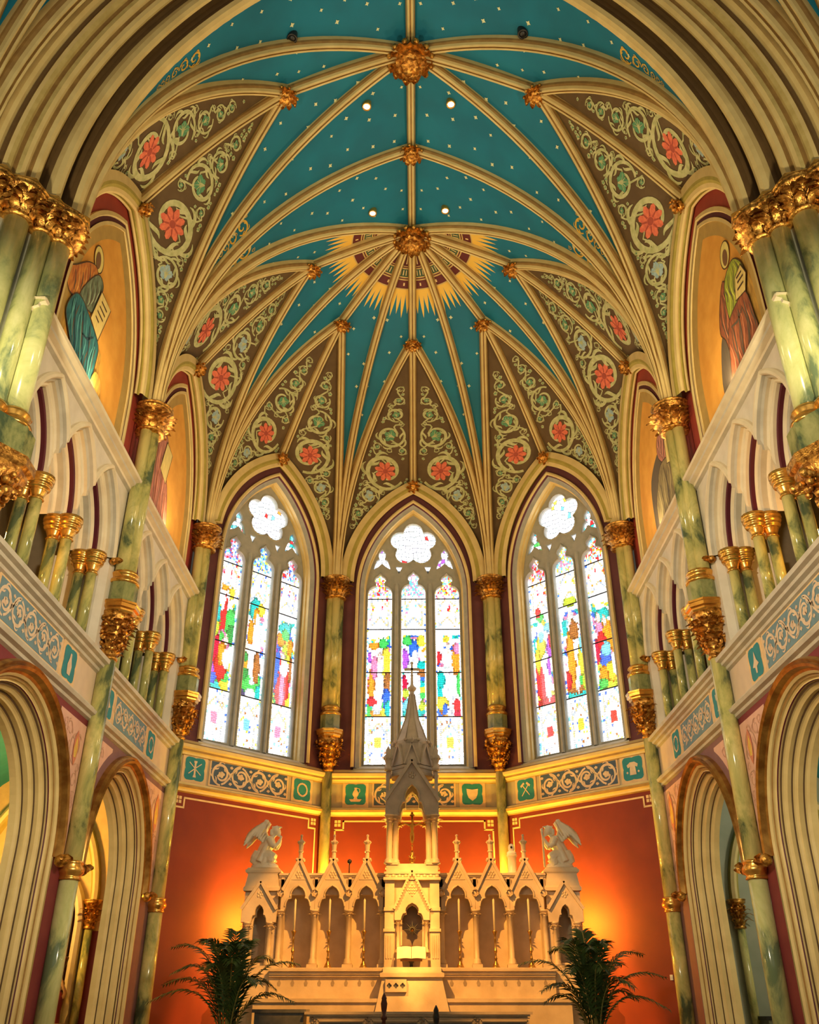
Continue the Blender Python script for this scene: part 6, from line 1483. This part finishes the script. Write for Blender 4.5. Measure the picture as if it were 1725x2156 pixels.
# ------------------------------------------------------------------ kneeling angels
def angel(sd, label):
    b = FA(sd*2.94, 2.466, -0.02); e = empty('angel_statue', b, label, 'statue', 'kneeling marble angels')
    fx = -sd                                             # towards the middle of the altar
    P = lambda x, z, y=0.0: (b.x+fx*x, b.y+y, b.z+z)
    mb = MB(); mb.ball(P(0, 0.03), 0.28, 16, 8, 0, 1.0, 0.75, 0.42); mb.lathe(P(0, -0.001), [(0.27, 0), (0.28, 0.03), (0.26, 0.05)], 16, sy=0.75)
    mb.build('rock_base', [statuest], e)
    mb = MB()
    mb.tube([P(-0.06, 0.24), P(-0.03, 0.36), P(0.03, 0.47), P(0.08, 0.56), P(0.11, 0.60)], [0.16, 0.135, 0.14, 0.125, 0.06], 12)      # torso leaning forward
    mb.tube([P(0.11, 0.59), P(0.155, 0.66)], [0.045, 0.042], 8)
    mb.ball(P(0.185, 0.715), 0.082, 12, 8, 0, 1.05, 0.9, 1.1)                                                                     # head, bowed
    mb.ball(P(0.262, 0.695), 0.02, 6, 5); mb.ball(P(0.255, 0.665), 0.024, 6, 5); mb.ball(P(0.24, 0.638), 0.028, 6, 5)                  # nose, mouth, chin
    for sy in (-1, 1):
        mb.tube([P(-0.05, 0.25, sy*0.07), P(0.10, 0.24, sy*0.085), P(0.19, 0.20, sy*0.08)], [0.12, 0.105, 0.085], 10)                # thighs
        mb.tube([P(0.19, 0.20, sy*0.08), P(0.05, 0.10, sy*0.08), P(-0.14, 0.09, sy*0.07), P(-0.24, 0.10, sy*0.06)], [0.07, 0.062, 0.05, 0.03], 10)
        mb.tube([P(0.07, 0.56, sy*0.12), P(0.12, 0.45, sy*0.15), P(0.19, 0.40, sy*0.12)], [0.068, 0.058, 0.046], 10)                # upper arm
        mb.tube([P(0.19, 0.40, sy*0.12), P(0.25, 0.48, sy*0.06), P(0.275, 0.555, sy*0.02)], [0.046, 0.042, 0.032], 10)               # forearm
        mb.ball(P(0.285, 0.575, sy*0.016), 0.026, 8, 6, 0, 0.7, 0.7, 1.2)
        for k in range(4): mb.tube([P(0.285+0.010*(k-1.5), 0.585, sy*0.012), P(0.290+0.010*(k-1.5), 0.635-0.006*abs(k-1), sy*0.008)], [0.009, 0.007], 6)
        mb.tube([P(0.275, 0.57, sy*0.025), P(0.262, 0.605, sy*0.015)], [0.010, 0.008], 6)
    mb.tube([P(-0.10, 0.30), P(-0.16, 0.18), P(-0.22, 0.08)], [0.14, 0.15, 0.11], 10)                                              # trailing skirt
    mb.tube([P(0.10, 0.22, -0.10), P(0.12, 0.12, -0.12), P(0.10, 0.04, -0.14)], [0.09, 0.09, 0.07], 8); mb.tube([P(0.06, 0.50, -0.10), P(-0.02, 0.34, -0.13), P(-0.10, 0.12, -0.14)], [0.05, 0.055, 0.07], 8); mb.tube([P(0.02, 0.24, -0.11), P(0.0, 0.12, -0.14), P(-0.04, 0.04, -0.15)], [0.07, 0.06, 0.05], 8)
    o = mb.build('body', [statuest], e)
    md = o.modifiers.new('carve', 'REMESH'); md.mode = 'VOXEL'; md.voxel_size = 0.011; md.use_smooth_shade = True
    ms = o.modifiers.new('soften', 'SMOOTH'); ms.factor = 0.5; ms.iterations = 3
    mb = MB(); mb.ball(P(0.168, 0.735), 0.088, 12, 8, 0, 1.0, 1.0, 1.02)
    for k in range(12): mb.ball(P(0.13-0.02*(k % 3), 0.66+0.02*(k//3), 0.05*math.sin(k*2.1)), 0.035, 6, 5)
    for k in range(7): mb.ball(P(0.10+0.03*k, 0.80+0.006*k if k < 4 else 0.815-0.004*k, 0.03*math.sin(k)), 0.02, 6, 4)
    o = mb.build('hair', [statuest], e); md = o.modifiers.new('carve', 'REMESH'); md.mode = 'VOXEL'; md.voxel_size = 0.011; md.use_smooth_shade = True
    for sy in (-1, 1):
        mb = MB()
        arm = [Vector(P(0.02, 0.55, sy*0.06)), Vector(P(-0.06, 0.72, sy*0.10)), Vector(P(-0.02, 0.88, sy*0.13)), Vector(P(0.03, 0.90, sy*0.13))]
        mb.tube(arm, [0.035, 0.045, 0.035, 0.02], 8)
        tips = [(-0.43, 0.42), (-0.42, 0.48), (-0.39, 0.54), (-0.35, 0.58), (-0.30, 0.60), (-0.25, 0.60), (-0.20, 0.58), (-0.15, 0.55), (-0.11, 0.52), (-0.07, 0.48)]
        for k, (tx, tz) in enumerate(tips):
            t = k/9; root = arm[3].lerp(arm[1], t*0.9) if t < 0.8 else arm[1].lerp(arm[0], (t-0.8)*3)
            tip = Vector(P(tx, tz, sy*(0.17-0.05*t))); mid = (root+tip)/2 + Vector((fx*-0.05, 0, 0.06*(1-t)))
            w = 0.050; rows = []
            for i in range(6):
                u = i/5; p = root*(1-u)**2 + mid*2*u*(1-u) + tip*u*u; ww = w*(0.7+0.5*math.sin(pi*u*0.8))*(1 if i < 5 else 0.25)
                tn = (tip-root).normalized(); nv = tn.cross(Vector((0, 1, 0))).normalized()
                rows.append([p+nv*ww+Vector((0, sy*0.004*k, 0)), p+Vector((0, sy*(0.018+0.004*k), 0)), p-nv*ww+Vector((0, sy*0.004*k, 0)), p+Vector((0, sy*(-0.010+0.004*k), 0))])
            mb.grid(rows, 0, True, True)
        for k in range(9):
            p = arm[1].lerp(arm[3], k/8); mb.ball(p+Vector((-fx*0.05, 0, -0.02)), 0.042, 8, 5, 0, 1, 0.5, 1.1)
        mb.build('wing', [statuest], e)
    if sd > 0:
        mb = MB(); mb.tube([P(0.30, 0.03), P(0.305, 0.60), P(0.31, 0.72)], [0.022, 0.02, 0.03], 8); mb.ball(P(0.31, 0.74), 0.035, 8, 6); mb.build('staff', [statuest], e)
angel(-1, 'kneeling winged marble angel with bowed head on the left end of the reredos')
angel(1, 'kneeling winged marble angel with a staff on the right end of the reredos')

# ------------------------------------------------------------------ candles
for i, s in enumerate(sorted(NICH)):
    s2 = s + (-0.015 if s < 0 else 0.0); b = FA(s2, 0.70, 0.46)
    nth = ['first', 'second', 'third'][i % 3]
    e = empty('altar_candle', b, f'cream candle in brass candlestick, {nth} from the left on the {"left" if s < 0 else "right"} half', 'candle', 'six tall altar candles')
    mb = MB(); mb.lathe(tuple(b), [(0.075, 0), (0.075, 0.012), (0.06, 0.02), (0.052, 0.05), (0.03, 0.09), (0.022, 0.13), (0.03, 0.15), (0.02, 0.17), (0.018, 0.24), (0.03, 0.26), (0.032, 0.28), (0.018, 0.30), (0.019, 0.46), (0.026, 0.48), (0.020, 0.50), (0.022, 0.54), (0.045, 0.60), (0.05, 0.615), (0.03, 0.62)], 12); mb.build('candlestick', [brass], e)
    mb = MB(); mb.lathe((b.x, b.y, b.z+0.615), [(0.021, 0), (0.021, 0.53), (0.016, 0.545), (0.003, 0.555), (0.002, 0.575)], 10); mb.build('wax', [wax], e)

# ------------------------------------------------------------------ open book on its stand
b = FA(-0.015, 0.62, 0.62); e = empty('book_stand', b, 'open book on a dark stand in front of the tabernacle', 'book stand')
mb = MB(); mb.lathe(tuple(b), [(0.13, 0), (0.13, 0.015), (0.06, 0.04), (0.035, 0.06), (0.03, 0.14), (0.05, 0.17), (0.06, 0.20)], 12); mb.build('pedestal', [black], e)
def tilt(u, v, h): return Vector((b.x+u, b.y-0.10+v*0.50-h*0.86, b.z+0.20+v*0.86+h*0.5))
mb = MB(); f_ = [tilt(-.20, -.02, 0), tilt(.20, -.02, 0), tilt(.20, .28, 0), tilt(-.20, .28, 0)]; g_ = [tilt(-.20, -.02, -.02), tilt(.20, -.02, -.02), tilt(.20, .28, -.02), tilt(-.20, .28, -.02)]
mb.poly(f_); mb.poly(g_); [mb.poly([f_[i], g_[i], g_[(i+1) % 4], f_[(i+1) % 4]]) for i in range(4)]
mb.poly([tilt(-.20, -.02, 0), tilt(.20, -.02, 0), tilt(.20, -.02, .05), tilt(-.20, -.02, .05)]); mb.build('desk', [darkwood], e)
mb = MB(); f_ = [tilt(-.275, 0, .008), tilt(.275, 0, .008), tilt(.275, .25, .008), tilt(-.275, .25, .008)]; mb.poly(f_); mb.build('cover', [bookred], e)
for sg in (-1, 1):
    mb = MB(); rows = []
    for i in range(9):
        t = i/8; h = 0.012+0.035*math.sin(pi*min(1, t*0.9+0.1))*(1-0.5*t); rows.append([tilt(sg*(0.004+0.262*t), 0.008, h), tilt(sg*(0.004+0.262*t), 0.242, h)])
    mb.grid(rows, 0, True); lo = [[tilt(sg*(0.004+0.262*i/8), 0.008, 0.009), r[0]] for i, r in enumerate(rows)]; mb.grid(lo, 0, False); mb.poly([rows[8][0], rows[8][1], tilt(sg*.266, .242, .009), tilt(sg*.266, .008, .009)]); mb.build('page', [paper], e)

# ------------------------------------------------------------------ altar table and things around it
FT = Frame((-0.03, 16.9, 0), (1, 0, 0), (0, -1, 0))
e = empty('altar_table', FT(0.1, ZF, -0.3), 'white marble altar table with dark framed panels at the bottom edge', 'altar')
mb = MB(); mb.fbox(FT, -1.78, 2.0, -0.045, -0.005, -0.75, 0.08); mb.fbox(FT, -1.74, 1.96, -0.075, -0.045, -0.72, 0.05); mb.build('mensa', [altarst], e)
mb = MB(); mb.fbox(FT, -1.70, 1.92, ZF, -0.075, -0.70, 0.0); mb.build('altar_body', [altarst], e)
for k in range(4):
    s0 = -1.62+0.90*k
    mb = MB(); mb.fbox(FT, s0+0.10, s0+0.80, -0.75, -0.17, 0.0, 0.012); mb.build('dark_panel', [greypanel], e)
    mb = MB(); bar(mb, FT, [(s0+0.06, -0.79), (s0+0.06, -0.13), (s0+0.84, -0.13), (s0+0.84, -0.79), (s0+0.06, -0.79)], 0.018, 0.0, 0.04); bar(mb, FT, [(s0+0.03, -0.10), (s0+0.87, -0.10)], 0.008, 0.0, 0.03); mb.build('panel_frame', [altarst], e)
    mb = MB()
    for z in (-0.10, -0.17): mb.ball(FT(s0-0.03, z, 0.02), 0.022, 8, 5); mb.ball(FT(s0+0.03-0.02, z-0.035, 0.02), 0.018, 8, 5)
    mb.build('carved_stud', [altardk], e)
mb = MB(); mb.fbox(FT, -2.62, -1.80, ZF, -0.02, -0.5, 0.0); mb.fbox(FT, -2.66, -1.76+0.0, -0.02, 0.03, -0.54, 0.03); mb.build('credence_table', [greypanel], None, 'dark grey side table left of the altar table behind the palm', 'table')
def post(x, y, ztop, m, label):
    mb = MB(); z0 = ZF
    mb.lathe((x, y, z0), [(0.10, 0), (0.10, 0.04), (0.03, 0.08), (0.028, ztop-z0-0.36), (0.045, ztop-z0-0.34), (0.045, ztop-z0-0.30), (0.03, ztop-z0-0.28), (0.042, ztop-z0-0.20), (0.05, ztop-z0-0.14), (0.035, ztop-z0-0.09), (0.04, ztop-z0-0.07), (0.028, ztop-z0-0.04), (0.006, ztop-z0)], 10)
    mb.build('turned_post', [m], None, label, 'post', loc=(x, y, ZF))
post(-0.43, 15.0, 0.24, darkwood, 'dark red turned wooden finial left of the book')
post(0.34, 15.0, 0.08, black, 'black turned finial right of the book at the bottom edge')
# microphone behind the left niches
b = FA(-1.25, 2.37, 0.02); e = empty('microphone', b, 'small black microphone sticking up behind the left gables', 'microphone')
mb = MB(); mb.tube([b, b+Vector((0, 0, 0.20))], 0.012, 8); mb.build('stem', [black], e)
mb = MB(); mb.ball(b+Vector((0, 0, 0.23)), 0.045, 12, 8); mb.build('head', [black], e)
# security camera
b = FA(1.99, 2.37, 0.0); e = empty('dome_camera', b, 'white dome camera on a stone post behind the rightmost gables', 'camera')
mb = MB(); mb.lathe(tuple(b), [(0.10, 0), (0.10, 0.03), (0.085, 0.05), (0.085, 0.30), (0.10, 0.32), (0.11, 0.35)], 14); mb.build('post', [statuest], e)
mb = MB(); mb.lathe((b.x, b.y, b.z+0.35), [(0.095, 0), (0.095, 0.05), (0.08, 0.06), (0.06, 0.08)], 14); mb.ball((b.x, b.y, b.z+0.48), 0.075, 14, 10, 0, 0.9, 0.9, 1.15); mb.build('housing', [white], e)
mb = MB(); mb.ball((b.x-0.005, b.y-0.062, b.z+0.49), 0.024, 10, 6); mb.build('lens', [black], e)

# ------------------------------------------------------------------ potted palms
def frond(base, az, length, rise, droop, parent, seed):
    rnd = random.Random(seed); pts = []; h = Vector((math.cos(az), math.sin(az), 0)); n = 16
    for i in range(n+1):
        t = i/n; pts.append(Vector(base) + h*(length*(0.15*t+0.85*t*t*0.75+0.10*t)) + Vector((0, 0, rise*(1-(1-t)**2.0) - droop*t**3)))
    mb = MB(); mb.tube(pts, [0.014*(1-0.75*i/n)+0.002 for i in range(n+1)], 5, 1)
    side = h.cross(Vector((0, 0, 1)))
    for i in range(3, n+1):
        for q0 in (0, 0.5):
            t = i+q0
            if t > n: continue
            k = min(n-1, int(t)); p = pts[k].lerp(pts[k+1], t-k); tg = (pts[min(k+1, n)]-pts[k]).normalized(); L = 0.30*math.sin(pi*(0.12+0.80*t/n))+0.05
            for sg in (-1, 1):
                d = (side*sg*0.85 + tg*0.75 + Vector((0, 0, rnd.uniform(-.15, .10)))).normalized(); w = 0.017
                nrm = d.cross(tg).normalized(); wv = d.cross(nrm).normalized()*w
                m1 = p + d*L*0.5 + Vector((0, 0, 0.01)); tip = p + d*L + Vector((0, 0, -0.06*L/0.3))
                a0, a1, b0, b1, c0 = [mb.vert(v) for v in (p-wv*0.5, p+wv*0.5, m1-wv, m1+wv, tip)]
                mb.face((a0, a1, b1, b0), 0); mb.face((b0, b1, c0), 0)
    mb.build('frond', [palmgreen, palmstem], parent)
def palm(x, y, label, spec):
    e = empty('potted_palm', (x, y, ZF), label, 'palm plant', 'palms flanking the altar')
    mb = MB(); mb.lathe((x, y, ZF), [(0.16, 0), (0.21, 0.30), (0.23, 0.34), (0.23, 0.38), (0.19, 0.38), (0.18, 0.34), (0.0, 0.33)], 18, caps=False); mb.build('pot', [black], e)
    for i, (az, L, r, dr) in enumerate(spec):
        a = math.radians(az); frond((x+0.05*math.cos(a), y+0.05*math.sin(a), ZF+0.34), a, L, r, dr, e, i)
palm(-3.02, 16.5, 'dark green potted palm with a frond arching toward the candles, left of the altar', [(5, 1.15, 1.45, 0.15), (175, 1.1, 1.75, 0.20), (150, 0.8, 1.8, 0.15), (200, 1.0, 1.5, 0.35), (30, 0.75, 1.6, 0.25), (350, 1.15, 1.05, 0.30), (60, 0.5, 1.75, 0.1), (110, 0.6, 1.75, 0.15), (240, 0.7, 1.5, 0.3), (280, 0.6, 1.55, 0.25), (320, 0.7, 1.3, 0.3), (95, 0.35, 1.9, 0.1), (265, 0.5, 1.7, 0.2), (300, 0.5, 1.75, 0.2), (220, 0.6, 1.8, 0.2), (190, 1.35, 1.15, 0.4), (165, 1.3, 1.3, 0.3), (10, 0.75, 1.25, 0.3), (130, 1.0, 1.35, 0.35)])
palm(2.92, 16.5, 'dark green potted palm spreading against the red wall, right of the altar', [(178, 1.2, 1.5, 0.2), (0, 1.3, 1.35, 0.25), (20, 1.1, 1.65, 0.2), (60, 0.7, 1.8, 0.15), (85, 0.45, 1.85, 0.1), (150, 0.7, 1.7, 0.2), (345, 1.25, 1.05, 0.4), (200, 0.95, 1.2, 0.3), (230, 0.7, 1.45, 0.3), (280, 0.6, 1.5, 0.3), (320, 0.8, 1.3, 0.35), (120, 0.6, 1.7, 0.15), (95, 0.35, 1.9, 0.1), (265, 0.5, 1.7, 0.2), (300, 0.5, 1.75, 0.2), (220, 0.6, 1.8, 0.2), (35, 0.8, 1.5, 0.2), (185, 0.8, 1.0, 0.25), (10, 0.8, 1.1, 0.3)])
